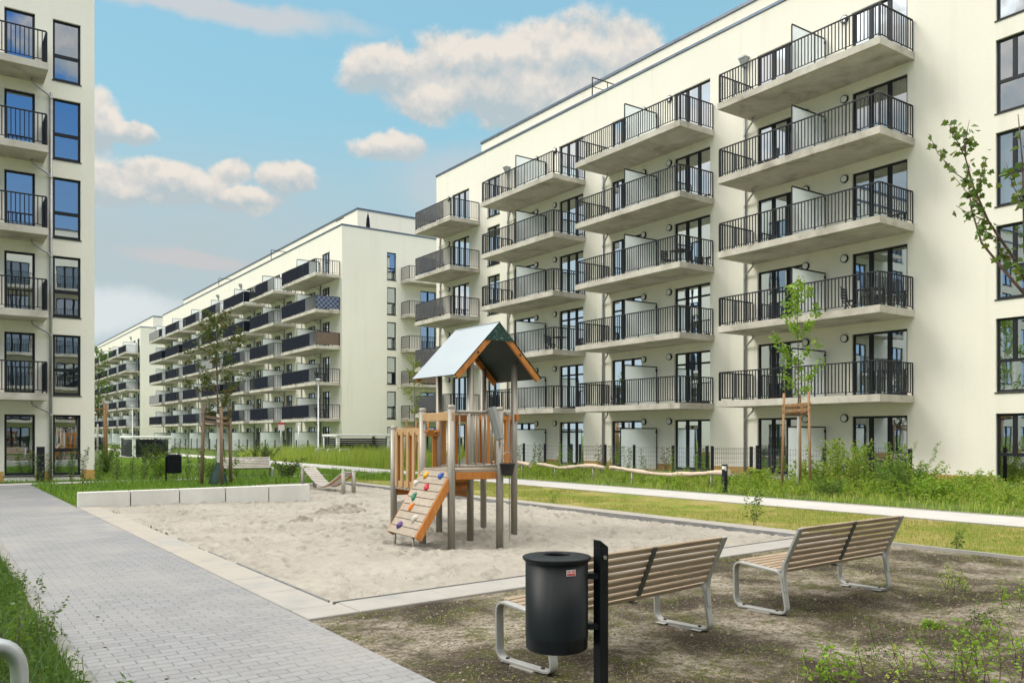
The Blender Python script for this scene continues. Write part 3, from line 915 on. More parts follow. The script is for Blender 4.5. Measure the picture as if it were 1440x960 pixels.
sheet('main_path', [(15.85,-14),(17.75,-14),(17.75,210),(15.85,210)], .012, M['path_light'])
sheet('left_forecourt', [(-14,26.0),(.90,26.0),(.90,31.5),(-14,31.5)], .012, M['pavers'])
sheet('terrace_paving', [(24.6,13.0),(26.84,13.0),(26.84,46.4),(24.6,46.4)], .06, M['border'])
# edgings
mb = MB(); mb.box(.80,.897,-6,26,-.2,.035)
k = mb.build('kerb', M['kerb']); struct(k)
mb = MB(); mb.box(11.74,11.80,-12,7.55,-.2,.05); struct(mb.build('lawn_edging', M['border']))
mb = MB()
for i in range(36):
    y = -12 + i*1.2
    mb.box(15.80,15.85,y+.004,y+1.196,-.1,.028); mb.box(17.75,17.80,y+.004,y+1.196,-.1,.028)
struct(mb.build('path_edging', M['border']))

# sandpit border of cast slabs
bd = MB()
def slab(p0, p1, p2, p3, z1=.03):
    bd.prism([p0,p1,p2,p3], -.18, z1)
y = FRY(2.75)+.0; g = .004
n = 14; y0 = 7.5; y1 = 20.86
for i in range(n):                       # along the paved path
    a = y0 + (y1-y0)*i/n + g; b = y0 + (y1-y0)*(i+1)/n - g
    bd.prism([(2.754,a),(3.19,a),(3.19,b),(2.754,b)], -.18, .024)
bd.prism([(2.754,FRY(2.754)),(3.25,FRY(3.25)),(3.25,FRY(3.25)+.5),(3.19,7.49),(2.754,7.49)], -.18, .026)
n = 8
for i in range(n):                       # front
    a = 3.26 + (11.55-3.26)*i/n + g; b = 3.26 + (11.55-3.26)*(i+1)/n - g
    bd.prism([(a,FRY(a)),(b,FRY(b)),(b,FRY(b)+.50),(a,FRY(a)+.50)], -.18, .026)
n = 18
for i in range(n):                       # lawn side
    a = FRY(11.8) + (26.8-FRY(11.8))*i/n + g; b = FRY(11.8) + (26.8-FRY(11.8))*(i+1)/n - g
    bd.prism([(11.57,a),(12.05,a),(12.05,b),(11.57,b)], -.18, .03)
for i in range(3):
    a = 8.25 + 3.3*i/3 + g; b = 8.25 + 3.3*(i+1)/3 - g
    bd.prism([(a,26.35),(b,26.35),(b,26.8),(a,26.8)], -.18, .03)
o = bd.build('sandpit_border', M['border'], bevel=.006); struct(o)
st = MB(); st.box(3.192,3.212,7.66,10.6,-.1,.036); st.box(3.192,3.212,11.1,11.9,-.1,.030); st.bar((3.21,FRY(3.21)+.515,-.03),(11.55,FRY(11.55)+.515,-.03),.018,.13); st.box(11.548,11.566,7.9+.4,26.3,-.1,.034)
struct(st.build('sandpit_edge_strip', M['edging']))

# sand: displaced sheet with footprints
X0, X1, Y0, Y1 = 3.205, 11.56, 7.45, 26.4
nx, ny = 210, 430
gx = np.linspace(X0, X1, nx); gy = np.linspace(Y0, Y1, ny)
PX, PY = np.meshgrid(gx, gy, indexing='ij')
Z = -.045 + .05*(fbm(PX*.5, PY*.5, 3, 3)-.45)*1.6 + .055*(fbm(PX*2.2, PY*2.2, 5, 4)-.45) + .040*(fbm(PX*6, PY*6, 15, 3)-.45)
feet = RNG.random((2300, 4))
for fx, fy, fa, fs in feet:
    cx = X0 + fx*(X1-X0); cy = Y0 + fy*(Y1-Y0); a = fa*6.283
    i0 = int((cx-X0)/(X1-X0)*(nx-1)); j0 = int((cy-Y0)/(Y1-Y0)*(ny-1))
    sl = np.s_[max(0,i0-7):i0+8, max(0,j0-7):j0+8]
    dx = PX[sl]-cx; dy = PY[sl]-cy
    u = (dx*math.cos(a)+dy*math.sin(a))/(.13+.05*fs); v = (-dx*math.sin(a)+dy*math.cos(a))/.065
    r = np.sqrt(u*u+v*v)
    Z[sl] += -(.024+.030*fs)*np.exp(-r**2*1.1) + (.012+.014*fs)*np.exp(-((r-1.5)/.45)**2)
# sand drifts over the border at path side, hollows at the posts
Z += .05*np.exp(-((PX-X0)/.45)**2)*np.clip((PY-10)/3, 0, 1)
for hx, hy in ((7.49,12.85),(8.45,12.91),(7.40,11.74),(8.37,11.83),(6.52,10.82),(7.28,10.63),(6.59,11.9)):
    Z -= .045*np.exp(-((PX-hx)**2+(PY-hy)**2)/.12)
Z -= .05*np.exp(-(((PX-7.4)/1.3)**2+((PY-11.3)/1.3)**2))
Z += .03*np.exp(-((PY-20.9)/.35)**2)*np.exp(-((PX-4.2)/2.2)**2) - .06*np.exp(-((PY-20.6)/.6)**2)*np.exp(-((PX-8)/1.5)**2)
cut = (PY < FRY(PX)+.49)
Z = np.where(cut, np.minimum(Z, -.12), Z)
V = np.stack([PX, PY, Z], -1).reshape(-1, 3)
I = np.arange(nx*ny).reshape(nx, ny)
F = np.stack([I[:-1,:-1], I[1:,:-1], I[1:,1:], I[:-1,1:]], -1).reshape(-1, 4)
c = V[F].mean(1)
F = F[~((c[:,0] < 8.2) & (c[:,1] > 20.98))]
struct(np_mesh('sand', V, F, M['sand'], smooth=True))

def heap(name, label, cx, cy, rx, ry, h, seed, mat, ang=0):
    n = 44; a = np.linspace(-1, 1, n); A, B = np.meshgrid(a, a, indexing='ij')
    r = np.sqrt(A*A+B*B)
    z = h*np.clip(1-r**1.6, 0, 1)*(.25+1.5*fbm(A*3.2+9, B*3.2, seed, 3)**1.5) + .07*h*(fbm(A*9, B*9, seed+3, 3)-.4)*(r < 1)
    z = np.where(r >= 1, -.10, z - .055)
    ca, sa = math.cos(ang), math.sin(ang)
    V = np.stack([(A*rx*ca-B*ry*sa), (A*rx*sa+B*ry*ca), z], -1).reshape(-1,3)
    I = np.arange(n*n).reshape(n,n); F = np.stack([I[:-1,:-1],I[1:,:-1],I[1:,1:],I[:-1,1:]],-1).reshape(-1,4)
    o = np_mesh(name, V, F, mat, loc=(cx,cy,0), smooth=True); tag(o, label, 'sand heap', 'heaps of dug-up damp sand'); return o
heap('sand_heap', 'largest heap of lumpy damp sand in the middle of the sandpit', 7.55, 17.3, .70, .45, .20, 3, M['sand_wet'], .6)
heap('sand_heap', 'long low ridge of crumbly damp sand left of the largest heap', 6.95, 16.9, .50, .26, .12, 8, M['sand_wet'], .3)
heap('sand_heap', 'smallest lump of damp sand, nearest to the concrete wall side', 6.02, 15.75, .38, .22, .11, 15, M['sand_wet'], .5)

# low wall of concrete blocks
w = thing('concrete_wall', 'low pale concrete seat wall of five blocks between the sandpit and the lawn', 'low wall', (5.485, 20.99, 0))
for i in range(5):
    a = 2.77 + 5.43*i/5 + (.012 if i else 0); b = 2.77 + 5.43*(i+1)/5 - (.012 if i < 4 else 0)
    q = MB(); q.box(a, b, 20.88, 21.10, -.25, .35); q.build('wall_block', M['blockwall'], w, org=(5.485,20.99,0), bevel=.012, bseg=2)

# ------------------------------------------------------------------ playground tower
OX, OY = 7.45, 11.8
pt = thing('playground_tower', 'wooden climbing tower on metal posts with gabled roof and climbing ramp in the sand', 'climbing tower', (OX, OY, 0))
org = (OX, OY, 0)
P = dict(P1=(6.62,12.98), P2=(6.57,11.86), P3=(7.47,12.88), P4=(6.50,10.84), P5=(7.42,11.76), P6=(8.44,12.92), P7=(7.28,10.68), P8=(8.36,11.82))
def bld(mb, name, mat, par=pt, **k): return mb.build(name, mat, par, org=org, **k)
for nm, top in (('P1',1.78),('P2',2.06),('P3',2.86),('P4',2.08),('P5',2.92),('P6',2.86),('P7',2.06),('P8',2.92)):
    q = MB(); x, y = P[nm]; q.cyl(x, y, -.4, top, .058, 20); po = bld(q, 'post', M['post'])
    if top < 2.5:
        q = MB(); q.lathe([(.061,top-.03),(.061,top+.008),(.045,top+.022),(.0,top+.026)], x, y, 20); bld(q, 'post_cap', M['post'], po)
def beam(a, b, z, h, w, mat, name='beam', ins=.0):
    q = MB(); a = Vector((*a, z)); b = Vector((*b, z)); d = (b-a).normalized()
    q.bar(a+d*ins, b-d*ins, w, h); return bld(q, name, mat, bevel=.006)
def shift(a, b, t, off=0):
    v = Vector((b[0]-a[0], b[1]-a[1])); n = Vector((-v.y, v.x)).normalized(); p = Vector(a)+v*t + n*off; return (p.x, p.y)
WO, WL, WP = M['wood_orange'], M['wood_larch'], M['wood_pale']
# decks: front platform and roofed platform (z 1.1), low landing (z .72)
def deck(c4, z, mat, n, along=0):
    a, b, c, d = [Vector((*p, z)) for p in c4]
    q = MB()
    for i in range(n):
        t0, t1 = i/n+.006, (i+1)/n-.006
        p0, p1 = (a.lerp(d, (t0+t1)/2), b.lerp(c, (t0+t1)/2)); wd = (a.lerp(d, t1)-a.lerp(d, t0)).length
        q.bar(p0, p1, wd, .04)
    return bld(q, 'deck', mat)
deck((P['P4'],P['P7'],P['P5'],P['P2']), 1.10, WP, 9)
deck((P['P5'],P['P8'],P['P6'],P['P3']), 1.10, WP, 9)
deck((P['P2'],P['P5'],P['P3'],P['P1']), .74, WP, 9)
for a, b, z in (('P4','P7',1.02),('P7','P5',1.02),('P5','P8',1.02),('P8','P6',1.02),('P3','P6',1.02),('P2','P5',.86),('P1','P3',.66),('P3','P5',.66),('P2','P4',1.02)):
    beam(P[a], P[b], z, .11, .05, WO, ins=.06)
beam(P['P2'], P['P5'], .80, .13, .05, WO, ins=.06)
# tubular rails on the front platform (bars between P4-P7 and P7-P8 side)
def bar_rail(a, b, z0, z1, n):
    q = MB(); q.tube([(*a,z1),(*b,z1)], .024, 10); q.tube([(*a,z0),(*b,z0)], .02, 10)
    for i in range(1, n):
        p = shift(a, b, i/n); q.tube([(*p,z0),(*p,z1)], .012, 8)
    return bld(q, 'bar_railing', M['post'])
bar_rail(P['P4'], P['P7'], 1.17, 2.0, 6)
bar_rail(P['P5'], P['P7'], 1.17, 2.0, 7)
# entry beam above the ramp
beam(shift(P['P4'],P['P2'],-.06,-.0), shift(P['P4'],P['P2'],1.06), 1.93, .13, .045, WL, 'entry_beam')
# slatted wooden panels
def slats(a, b, z0, z1, n, mat, beamz=None, name='slat_panel', w=.085, gap_start=.1):
    q = MB()
    for i in range(n):
        t = gap_start + (1-2*gap_start)*i/(n-1)
        p = shift(a, b, t); v = Vector((b[0]-a[0], b[1]-a[1])).normalized()
        q.bar((*p,z0),(*p,z1), w, .028, up=(-v.y, v.x, 0))
    s = bld(q, name, mat, bevel=.004)
    for z in (beamz or (z1-.04,)):
        q = MB(); q.bar((*shift(a,b,.02,.035),z),(*shift(a,b,.98,.035),z), .05, .12); k = bld(q, 'rail_beam', mat, s, bevel=.005)
        for t in (.10,.90):
            q = MB(); p = shift(a,b,t,.062); r = shift(a,b,t,.072); q.tube([(*p,z),(*r,z)], .016, 8); bld(q, 'bolt', M['rubber'], k)
    return s
slats(P['P1'], P['P2'], .76, 1.70, 5, WL, (1.70,.80))
slats(P['P3'], P['P1'], .80, 1.66, 4, WO, (1.68,))
slats(P['P8'], P['P6'], 1.12, 1.96, 6, WO, (1.95,1.10))
slats(P['P6'], P['P3'], 1.12, 1.96, 4, WO, (1.95,), gap_start=.55 if False else .1)
beam(P['P5'], P['P8'], 1.95, .10, .045, WO, 'rail_beam', .06)
slats(P['P5'], P['P8'], 1.12, 1.95, 4, WO, (), gap_start=.16)
beam(shift(P['P8'],P['P6'],-.12), shift(P['P8'],P['P6'],.1), 1.95, .11, .05, WO, 'rail_beam')
# ramp with climbing grips
A = Vector((6.52, 10.87, 1.10)); B = Vector((6.58, 11.84, 1.10)); A2 = Vector((5.86, 10.82, .13)); B2 = Vector((5.92, 11.80, .13))
q = MB(); n = 9
nrm = (A2-A).cross(B-A).normalized()
if nrm.z < 0: nrm = -nrm
for i in range(n):
    p = A.lerp(A2, (i+.5)/n); r = B.lerp(B2, (i+.5)/n)
    q.bar(p, r, (A2-A).length/n-.010, .032, up=nrm)
ramp = bld(q, 'climbing_ramp', WP, bevel=.004)
for a, b, s in ((A,A2,-1),(B,B2,1)):
    q = MB(); off = (B-A).normalized()*(.018*s) - nrm*.05
    q.bar(a+off, b+off, .035, .12, up=nrm); bld(q, 'ramp_stringer', WO, ramp, bevel=.006)
q = MB(); c = A.lerp(B,.5); q.bar(A+Vector((.02,-.02,.005)), B+Vector((.02,.02,.005)), .10, .03); bld(q, 'ramp_top', WP, ramp, bevel=.01)
for t in (.16,.84):
    q = MB(); p = A2.lerp(B2,t)+Vector((.05,0,0)); q.cyl(p.x,p.y,-.15,.12,.02,10); bld(q, 'ramp_foot', M['post'], ramp)
grips = [('grip_yellow',.11,.72),('grip_blue',.10,.20),('grip_white',.24,.93),('grip_red',.29,.46),('grip_green',.45,.72),('grip_orange',.60,.62),('grip_white',.75,.28),('grip_purple',.88,.66)]
for gi, (mt, t, s) in enumerate(grips):
    c = A.lerp(A2,t).lerp(B.lerp(B2,t),s) + nrm*.03
    e1 = (B-A).normalized(); e2 = (A2-A).normalized()
    n1, n2 = 8, 14; V = []; F = []
    for i in range(n1+1):
        th = math.pi/2*i/n1
        for j in range(n2):
            ph = 2*math.pi*j/n2
            rr_ = .052*(1+.20*math.sin(2*ph+gi)+.13*math.sin(3*ph+1.7*gi)+.1*math.cos(5*ph+gi))
            V.append(c + (e1*math.cos(ph)*1.0 + e2*math.sin(ph)*1.25)*(rr_*math.cos(th)) + nrm*(.05*math.sin(th)-.012) - Vector(org))
    for i in range(n1):
        for j in range(n2): F.append((i*n2+j, i*n2+(j+1)%n2, (i+1)*n2+(j+1)%n2, (i+1)*n2+j))
    np_mesh('climbing_grip', [tuple(v) for v in V], F, M[mt], ramp, smooth=True)['label'] = mt.split('_')[1] + ' climbing grip'
# curved stringer at the low landing's open side
q = MB(); q.bar((6.50,11.95,.74),(6.28,12.0,.30),.06,.10); bld(q, 'ladder_cheek', WO)
# handles above the entry beam
for y in (11.2, 11.55):
    q = MB(); q.tube(fillet([(6.50,y,1.86),(6.50,y,1.70),(6.42,y,1.70)],.03,3), .014, 8); bld(q, 'grab_handle', WO)
# slide at the rear of the roofed platform
q = MB(); cx = 7.95; prof = [(-.26,.20),(-.25,.0),(-.2,-.03),(0,-.045),(.2,-.03),(.25,.0),(.26,.20)]
path = [(12.92,1.09),(13.2,1.05),(13.5,.88),(14.0,.52),(14.5,.22),(14.75,.13),(15.1,.11)]
path = fillet(path, .3, 4); n0 = len(q.v)
for yy, zz in path:
    for dx, dz in prof: q.v.append((cx+dx, yy, zz+dz))
q.smooth = True; m = len(prof)
for i in range(len(path)-1):
    for j in range(m-1): q.face((n0+i*m+j, n0+i*m+j+1, n0+(i+1)*m+j+1, n0+(i+1)*m+j))
sd = bld(q, 'slide', M['steel'])
q = MB(); q.cyl(cx-.2,14.7,-.2,.12,.022,10); q.cyl(cx+.2,14.7,-.2,.12,.022,10); bld(q, 'slide_foot', M['steel'], sd)
# roof
rx, half, ez, rz_, ya, yb = 7.87, .88, 2.62, 3.53, 11.55, 12.98
def pane(sx, name, mats):
    q = MB(); th = .014
    a = Vector((rx, 0, rz_)); e = Vector((rx+sx*half, 0, ez)); d = (e-a).normalized(); n = Vector((sx*abs(d.z), 0, abs(d.x)))
    pts = [(a,ya),(e,ya),(e,yb),(a,yb)]
    top = [Vector((p.x,y,p.z)) + n*th for p,y in pts]; bot = [Vector((p.x,y,p.z)) for p,y in pts]
    k = len(q.v); q.v += [tuple(v) for v in top+bot]
    q.mi = 0; q.face((k,k+1,k+2,k+3)); q.mi = 1; q.face((k+7,k+6,k+5,k+4))
    for i in range(4): j = (i+1)%4; q.face((k+i,k+4+i,k+4+j,k+j))
    return bld(q, name, mats)
for sx in (-1, 1): pane(sx, 'roof_panel', [M['roof_top'], M['roof_green']])
q = MB(); q.bar((rx,ya-.004,rz_+.018),(rx,yb+.004,rz_+.018),.03,.02); bld(q, 'ridge_cap', M['roof_top'])
for y in (ya+.03, yb-.06):
    for sx in (-1, 1):
        q = MB(); a = Vector((rx+sx*.10, y, rz_-.175)); e = Vector((rx+sx*(half-.05), y, ez-.025)); d = (e-a).normalized(); n = Vector((-d.z*sx if sx<0 else d.z*-1, 0, abs(d.x)))
        q.bar(a, e, .05, .095, up=(sx*abs(d.z),0,abs(d.x))); r_ = bld(q, 'rafter', WO, bevel=.006)
        q = MB(); c = a.lerp(e,.45); q.tube([(c.x,y-.026,c.z),(c.x,y-.034,c.z)], .022, 10); bld(q, 'bolt', M['rubber'], r_)
    q = MB(); hw = .29
    q.v += [(rx-hw,y-.04,rz_-hw*1.034-.0),(rx+hw,y-.04,rz_-hw*1.034),(rx,y-.04,rz_-.006),(rx-hw,y-.026,rz_-hw*1.034),(rx+hw,y-.026,rz_-hw*1.034),(rx,y-.026,rz_-.006)]
    for f in ((0,1,2),(5,4,3),(0,3,4,1),(1,4,5,2),(2,5,3,0)): q.face(f)
    bld(q, 'gable_panel', M['speckle'])
# sand pipe hanging at the crane post
x, y = P['P7']
q = MB(); n0 = 0
pa = Vector((x-.165, y-.02, 2.06)); pb = Vector((x-.085, y-.13, 1.58)); dd = (pb-pa).normalized()
q.tube([pa,pb], .075, 20, caps=False); q.tube([pb,pa], .066, 20, caps=False)
q.tube([pa-dd*.005,pa], .075, 20)
bld(q, 'sand_pipe', M['steel'])
q = MB(); q.bar((x+.06,y-.0,1.98),(x+.14,y-.04,1.98),.03,.05); q.tube([(x+.12,y-.09,1.97),(x+.12,y+.02,1.97)],.03,12); q.bar((x+.40,y+.35,1.5),(x+.0,y+.0,1.5),.01,.01)
bld(q, 'pulley_bracket', M['post'])

# bucket and chain hang on the post: a thing of its own
bk = thing('sand_bucket', 'black rubber bucket hanging on a chain from the front post of the climbing tower', 'bucket', (x+.05, y-.14, 1.02))
q = MB(); q.lathe([(.0,.0),(.075,.0),(.085,.015),(.115,.17),(.125,.175),(.125,.19),(.108,.19),(.075,.03),(.0,.02)], 0, 0, 24); q.build('body', M['rubber'], bk)
q = MB(); q.tube(fillet([(-.115,0,.18),(-.06,0,.36),(.06,0,.36),(.115,0,.18)], .05, 4), .006, 6); q.build('bail', M['steel'], bk)
def chain(mb, p, q_, link_=.038, r=.0045):
    p = Vector(p); q_ = Vector(q_); n = int((q_-p).length/(link_*.74)); d = (q_-p).normalized()
    sd = d.cross(Vector((1,0,0))).normalized(); s2 = d.cross(sd)
    for i in range(n):
        c = p.lerp(q_, (i+.5)/n); e = sd if i % 2 else s2
        pts = [c + d*(math.cos(t)*link_*.5) + e*(math.sin(t)*link_*.28) for t in [2*math.pi*k/8 for k in range(9)]]
        mb.tube(pts, r, 5, caps=False)
q = MB(); chain(q, (0,0,.36), (.06,.03,.94)); chain(q, (.07,.05,.94), (.075,.05,-1.0)); q.build('chain', M['steel'], bk)

# ------------------------------------------------------------------ slatted hanging lounger
hm = thing('slatted_hammock', 'sagging wooden slat hammock between short metal posts at the back of the sandpit', 'hammock', (9.95, 23.9, 0))
ho = (9.95, 23.9, 0)
for px_, py_ in ((9.70,22.15),(10.06,22.25),(9.72,25.35),(10.16,25.45)):
    q = MB(); q.cyl(px_, py_, -.4, .62, .06, 18); po = q.build('post', M['post'], hm, org=ho)
    q = MB(); q.lathe([(.062,.60),(.062,.628),(.0,.64)], px_, py_, 18); q.build('post_cap', M['steel'], po, org=ho)
q = MB(); c = MB(); N = 26
for i in range(N):
    t = i/(N-1); yy = 22.30 + 3.0*t; u = 2*t-1
    zz = .14 + .42*u*u + .04*math.sin(t*9); yy2 = yy
    sl_ = .84*u/1.6
    dn = Vector((0, 1, sl_)).normalized(); up_ = Vector((0,-dn.z,dn.y))
    q.bar((9.71,yy,zz),(10.15,yy,zz), .085, .03, up=up_)
q.build('slats', M['wood_weather'], hm, org=ho, bevel=.004)
for xx in (9.77, 10.09):
    c = MB(); c.tube([(xx, 22.22+3.16*t, .12+.42*(2*t-1)**2+.04*math.sin(t*9)) for t in [k/20 for k in range(21)]], .02, 8); c.build('carrying_rope', M['wood_orange'], hm, org=ho)

# ------------------------------------------------------------------ benches
def make_bench(name, label, slat, frame):
    t = thing(name, label, 'bench', group='slatted benches')
    Lh = .93
    seatF = (.275,.445); seatR = (-.215,.395); top = (-.415,.815)
    loop = fillet([(-.10,.025),(.275,.025),(.285,.445),(-.225,.395),(-.285,.025),(-.095,.025)], [0,.09,.09,.05,.07,0], 6)
    back = fillet([(-.10,.408),(-.225,.395),(-.27,.50),top], [0,.10,.06,0], 6)
    for s in (-1, 1):
        x0, x1 = (s*Lh-.035, s*Lh+.035)
        f = MB(); f.ribbon(loop, x0, x1, .020); f.ribbon(back, x0+.004, x1-.004, .024)
        # web that thickens the joint of seat and back
        f.prism([(0,0),(0,0),(0,0)], 0, 0) if False else None
        f.ribbon(fillet([(-.255,.22),(-.235,.38),(-.262,.50)], .06, 5), x0+.008, x1-.008, .036)
        for yy in (.19,-.17): f.box(s*Lh-.075 if s>0 else s*Lh-.034, s*Lh+.034 if s>0 else s*Lh+.075, yy-.05, yy+.05, .012, .020)
        fo = f.build('leg_frame', frame, t, bevel=.004, bseg=2)
        for yy in (.19,-.17):
            k = MB(); k.tube([(s*Lh, yy, .036),(s*Lh, yy, .046)], .014, 10); k.build('bolt', M['rubber'], fo)
        k = MB(); k.box(s*Lh-.05, s*Lh+.05, -.12, .12, -.02, .014); k.build('footing', M['border'], fo)
    st = MB(); n = 7
    for i in range(n):
        y = .235 - i*(.42/(n-1)); z = .443 - i*(.043/(n-1))
        st.bar((-Lh+.025,y,z),(Lh-.025,y,z), .054, .030, up=(0,-.1,1))
    st.build('seat', slat, t, bevel=.006, bseg=2)
    bk_ = MB(); n = 7; a = Vector((-.262,.455)); b = Vector((-.405,.795)); up_ = (0, (b-a).y, -(b-a).x)
    for i in range(n):
        p = a.lerp(b, i/(n-1)); 
        bk_.bar((-Lh+.025,p.x+.012,p.y),(Lh-.025,p.x+.012,p.y), .043, .026, up=(0,.92,.39))
    bk_.build('backrest', slat, t, bevel=.006, bseg=2)
    m = MB(); m.bar((0,-.262,.43),(0,-.425,.815),.045,.012,up=(0,.92,.39)); m.bar((0,.25,.418),(0,-.23,.37),.045,.012); m.build('strut', M['bench_strut'], t)
    return t
b1 = make_bench('park_bench', 'slatted park bench standing behind the black litter bin, seen from behind', M['wood_slat'], M['bench_frame'])
b1.location = (4.375, 4.86, 0); b1.rotation_euler = (0,0,R(7.5))
b2 = dup(b1, (7.29, 5.06, 0), R(3.5), 'slatted park bench by the lawn edging, right of the bench behind the litter bin')
b3 = make_bench('park_bench', 'pale weathered slatted bench on the far lawn behind the staked tree and the concrete wall', M['wood_weather'], M['bench_frame'])
b3.location = (9.55, 30.6, 0); b3.rotation_euler = (0,0,R(172))

# ------------------------------------------------------------------ litter bins
lbn = thing('litter_bin', 'black round litter bin with a small sticker, hung on a black post before the bench', 'litter bin', (2.98, 3.40, 0), group='black litter bins')
q = MB(); q.box(-.030,.030,-.030,.030,-.3,1.045)
q.v += [(-.030,-.030,1.0451),(.030,-.030,1.0451),(.030,.030,1.0451),(-.030,.030,1.0451),(-.030,-.030,1.085),(-.030,.030,1.085)]
k = len(q.v)-6
for f in ((k,k+1,k+4),(k+2,k+3,k+5),(k+1,k+2,k+5,k+4),(k,k+4,k+5,k+3)): q.face(f)
q.build('post', M['bin'], lbn, bevel=.004)
q = MB(); q.tube([(.0,-.031,.99),(.0,-.038,.99)], .011, 10); q.build('bolt', M['steel'], lbn)
bx, by = -.205, .125
q = MB(); q.lathe([(.0,.50),(.155,.50),(.166,.51),(.167,.565),(.1695,.57),(.1705,.575),(.169,.58),(.169,.972),(.163,.972),(.160,.53),(.0,.52)], bx, by, 48); q.build('body', M['bin'], lbn)
q = MB(); q.lathe([(.168,.967),(.184,.984),(.186,.994),(.180,.998),(.080,1.008),(.074,1.004),(.074,.977),(.17,.972)], bx, by, 48); q.build('rim_lid', M['bin'], lbn)
for z in (.62,.89):
    q = MB(); q.bar((bx+.13,by-.085,z),(-.02,.0,z),.05,.03); q.build('bracket', M['bin'], lbn)
# sticker: curved plate with a red band and a line of small print
ang0 = math.atan2(-.86, .16) 
def curved(a0, a1, z0, z1, r, mat, par, name):
    V = []; F = []; n = 8
    for i in range(n+1):
        a = a0+(a1-a0)*i/n; V += [(bx+r*math.cos(a), by+r*math.sin(a), z0),(bx+r*math.cos(a), by+r*math.sin(a), z1)]
    for i in range(n): F.append((2*i,2*i+2,2*i+3,2*i+1))
    return np_mesh(name, V, F, mat, par)
sk = curved(R(-111), R(-93), .915, .947, .1705, M['sticker_white'], lbn, 'sticker')
curved(R(-110), R(-94), .918, .928, .1712, M['sticker_red'], sk, 'sticker_band')
V=[];F=[]
for i in range(9):
    a = R(-109.5 + i*1.72); a2 = a+R(1.1)
    if i == 4: continue
    k=len(V); V += [(bx+.1712*math.cos(a),by+.1712*math.sin(a),.932),(bx+.1712*math.cos(a2),by+.1712*math.sin(a2),.932),(bx+.1712*math.cos(a2),by+.1712*math.sin(a2),.943),(bx+.1712*math.cos(a),by+.1712*math.sin(a),.943)]; F.append((k,k+1,k+2,k+3))
np_mesh('sticker_print', V, F, M['sticker_red'], sk)

fbn = thing('litter_bin', 'small boxy black litter bin on a post in front of the far hedge saplings', 'litter bin', (6.75, 29.3, 0), group='black litter bins')
q = MB(); q.box(-.22,.22,-.16,.16,.36,.96); q.build('body', M['bin'], fbn, bevel=.03, bseg=3)
q = MB(); q.box(-.235,.235,-.175,.175,.965,.99); q.build('lid', M['bin'], fbn, bevel=.008)
q = MB(); q.box(-.27,-.225,-.03,.03,-.2,.92); q.build('post', M['bin'], fbn)

# ------------------------------------------------------------------ tubular cycle stands
def hoop(name, label, loc, rz, w, h, r, group=None):
    t = thing(name, label, 'cycle stand', loc, rz, group)
    q = MB(); q.tube(fillet([(-w/2,0,-.2),(-w/2,0,h),(w/2,0,h),(w/2,0,-.2)], .13, 8), r, 18); q.build('hoop', M['galv'], t)
    q = MB()
    for s in (-1,1): q.lathe([(r+.002,.004),(r+.035,.004),(r+.035,.014),(r+.002,.018)], s*w/2, 0, 18)
    q.build('base_plate', M['galv'], t)
    return t
hoop('cycle_stand', 'galvanised cycle stand bend at the lower left corner, standing in the weeds', (-.14, 3.43, 0), R(21), .9, .885, .030, 'galvanised cycle stands')
hp = hoop('cycle_stand', 'leftmost of three thin cycle stands in the tall weeds beyond the path', (18.8, 46.2, 0), R(28), .85, .82, .028, 'galvanised cycle stands')
dup(hp, (19.15, 45.3, 0), None, 'middle one of three thin cycle stands in the tall weeds beyond the path')
dup(hp, (19.5, 44.4, 0), None, 'rightmost of three thin cycle stands in the tall weeds beyond the path')

# ------------------------------------------------------------------ bollard light, posts, signs
bl = thing('bollard_light', 'dark grey bollard light at the far edge of the pale path', 'bollard', (18.75, 16.02, 0))
q = MB(); q.box(-.06,.06,-.06,.06,-.1,.78); q.build('post', M['anthracite'], bl, bevel=.006)
q = MB(); q.box(-.062,-.0,-.0625,-.061,.62,.75); q.box(-.0625,-.061,-.05,.05,.66,.75); q.build('light_slot', M['lamp_white'], bl)
q = MB(); q.box(-.064,.064,-.064,.064,.781,.80); q.build('cap', M['anthracite'], bl, bevel=.004)

def lamp_post(label, loc, h):
    t = thing('street_lamp', label, 'street lamp', loc, 0, 'slim path lamps')
    q = MB(); q.tube([(0,0,0),(0,0,1.0),(0,0,1.01),(0,0,h)], [.055,.055,.042,.035], 12); q.build('pole', M['galv'], t)
    q = MB(); q.lathe([(.0,h-.02),(.05,h-.02),(.10,h+.04),(.10,h+.16),(.0,h+.17)], 0, 0, 18); hd = q.build('lamp_head', M['lamp_white'], t)
    q = MB(); q.lathe([(.19,h+.165),(.19,h+.185),(.05,h+.24),(.0,h+.245)], 0, 0, 20); q.build('hood', M['galv'], hd)
    return t
l1 = lamp_post('slim silver lamp post in front of the bare end wall of the middle block', (19.6, 44.9+3.6, 0), 4.85)
dup(l1, (19.6, 105, 0), None, 'small distant lamp post among the trees near the farthest block')
sp = thing('road_sign', 'small red-edged white sign on a thin pole beside the pale path', 'sign', (18.5, 52.0, 0))
q = MB(); q.tube([(0,0,-.1),(0,0,2.35)], .03, 10); q.build('pole', M['galv'], sp)
q = MB(); q.box(-.22,.22,-.045,-.035,1.93,2.42); s_ = q.build('sign_plate', M['sticker_white'], sp, bevel=.003)
q = MB(); q.box(-.22,.22,-.050,-.046,2.30,2.42); q.box(-.22,-.17,-.050,-.046,1.95,2.30); q.build('sign_border', M['sticker_red'], s_)
sp.rotation_euler = (0,0,R(-18))
pl = thing('marker_post', 'thin unlit grey post between the sign and the lamp beyond the path', 'post', (19.3, 51.0, 0))
q = MB(); q.tube([(0,0,-.1),(0,0,2.3)], .03, 10); q.build('pole', M['galv'], pl)
q = MB(); q.lathe([(.032,2.28),(.05,2.29),(.05,2.36),(0,2.38)], 0, 0, 12); q.build('cap', M['lamp_white'], pl)

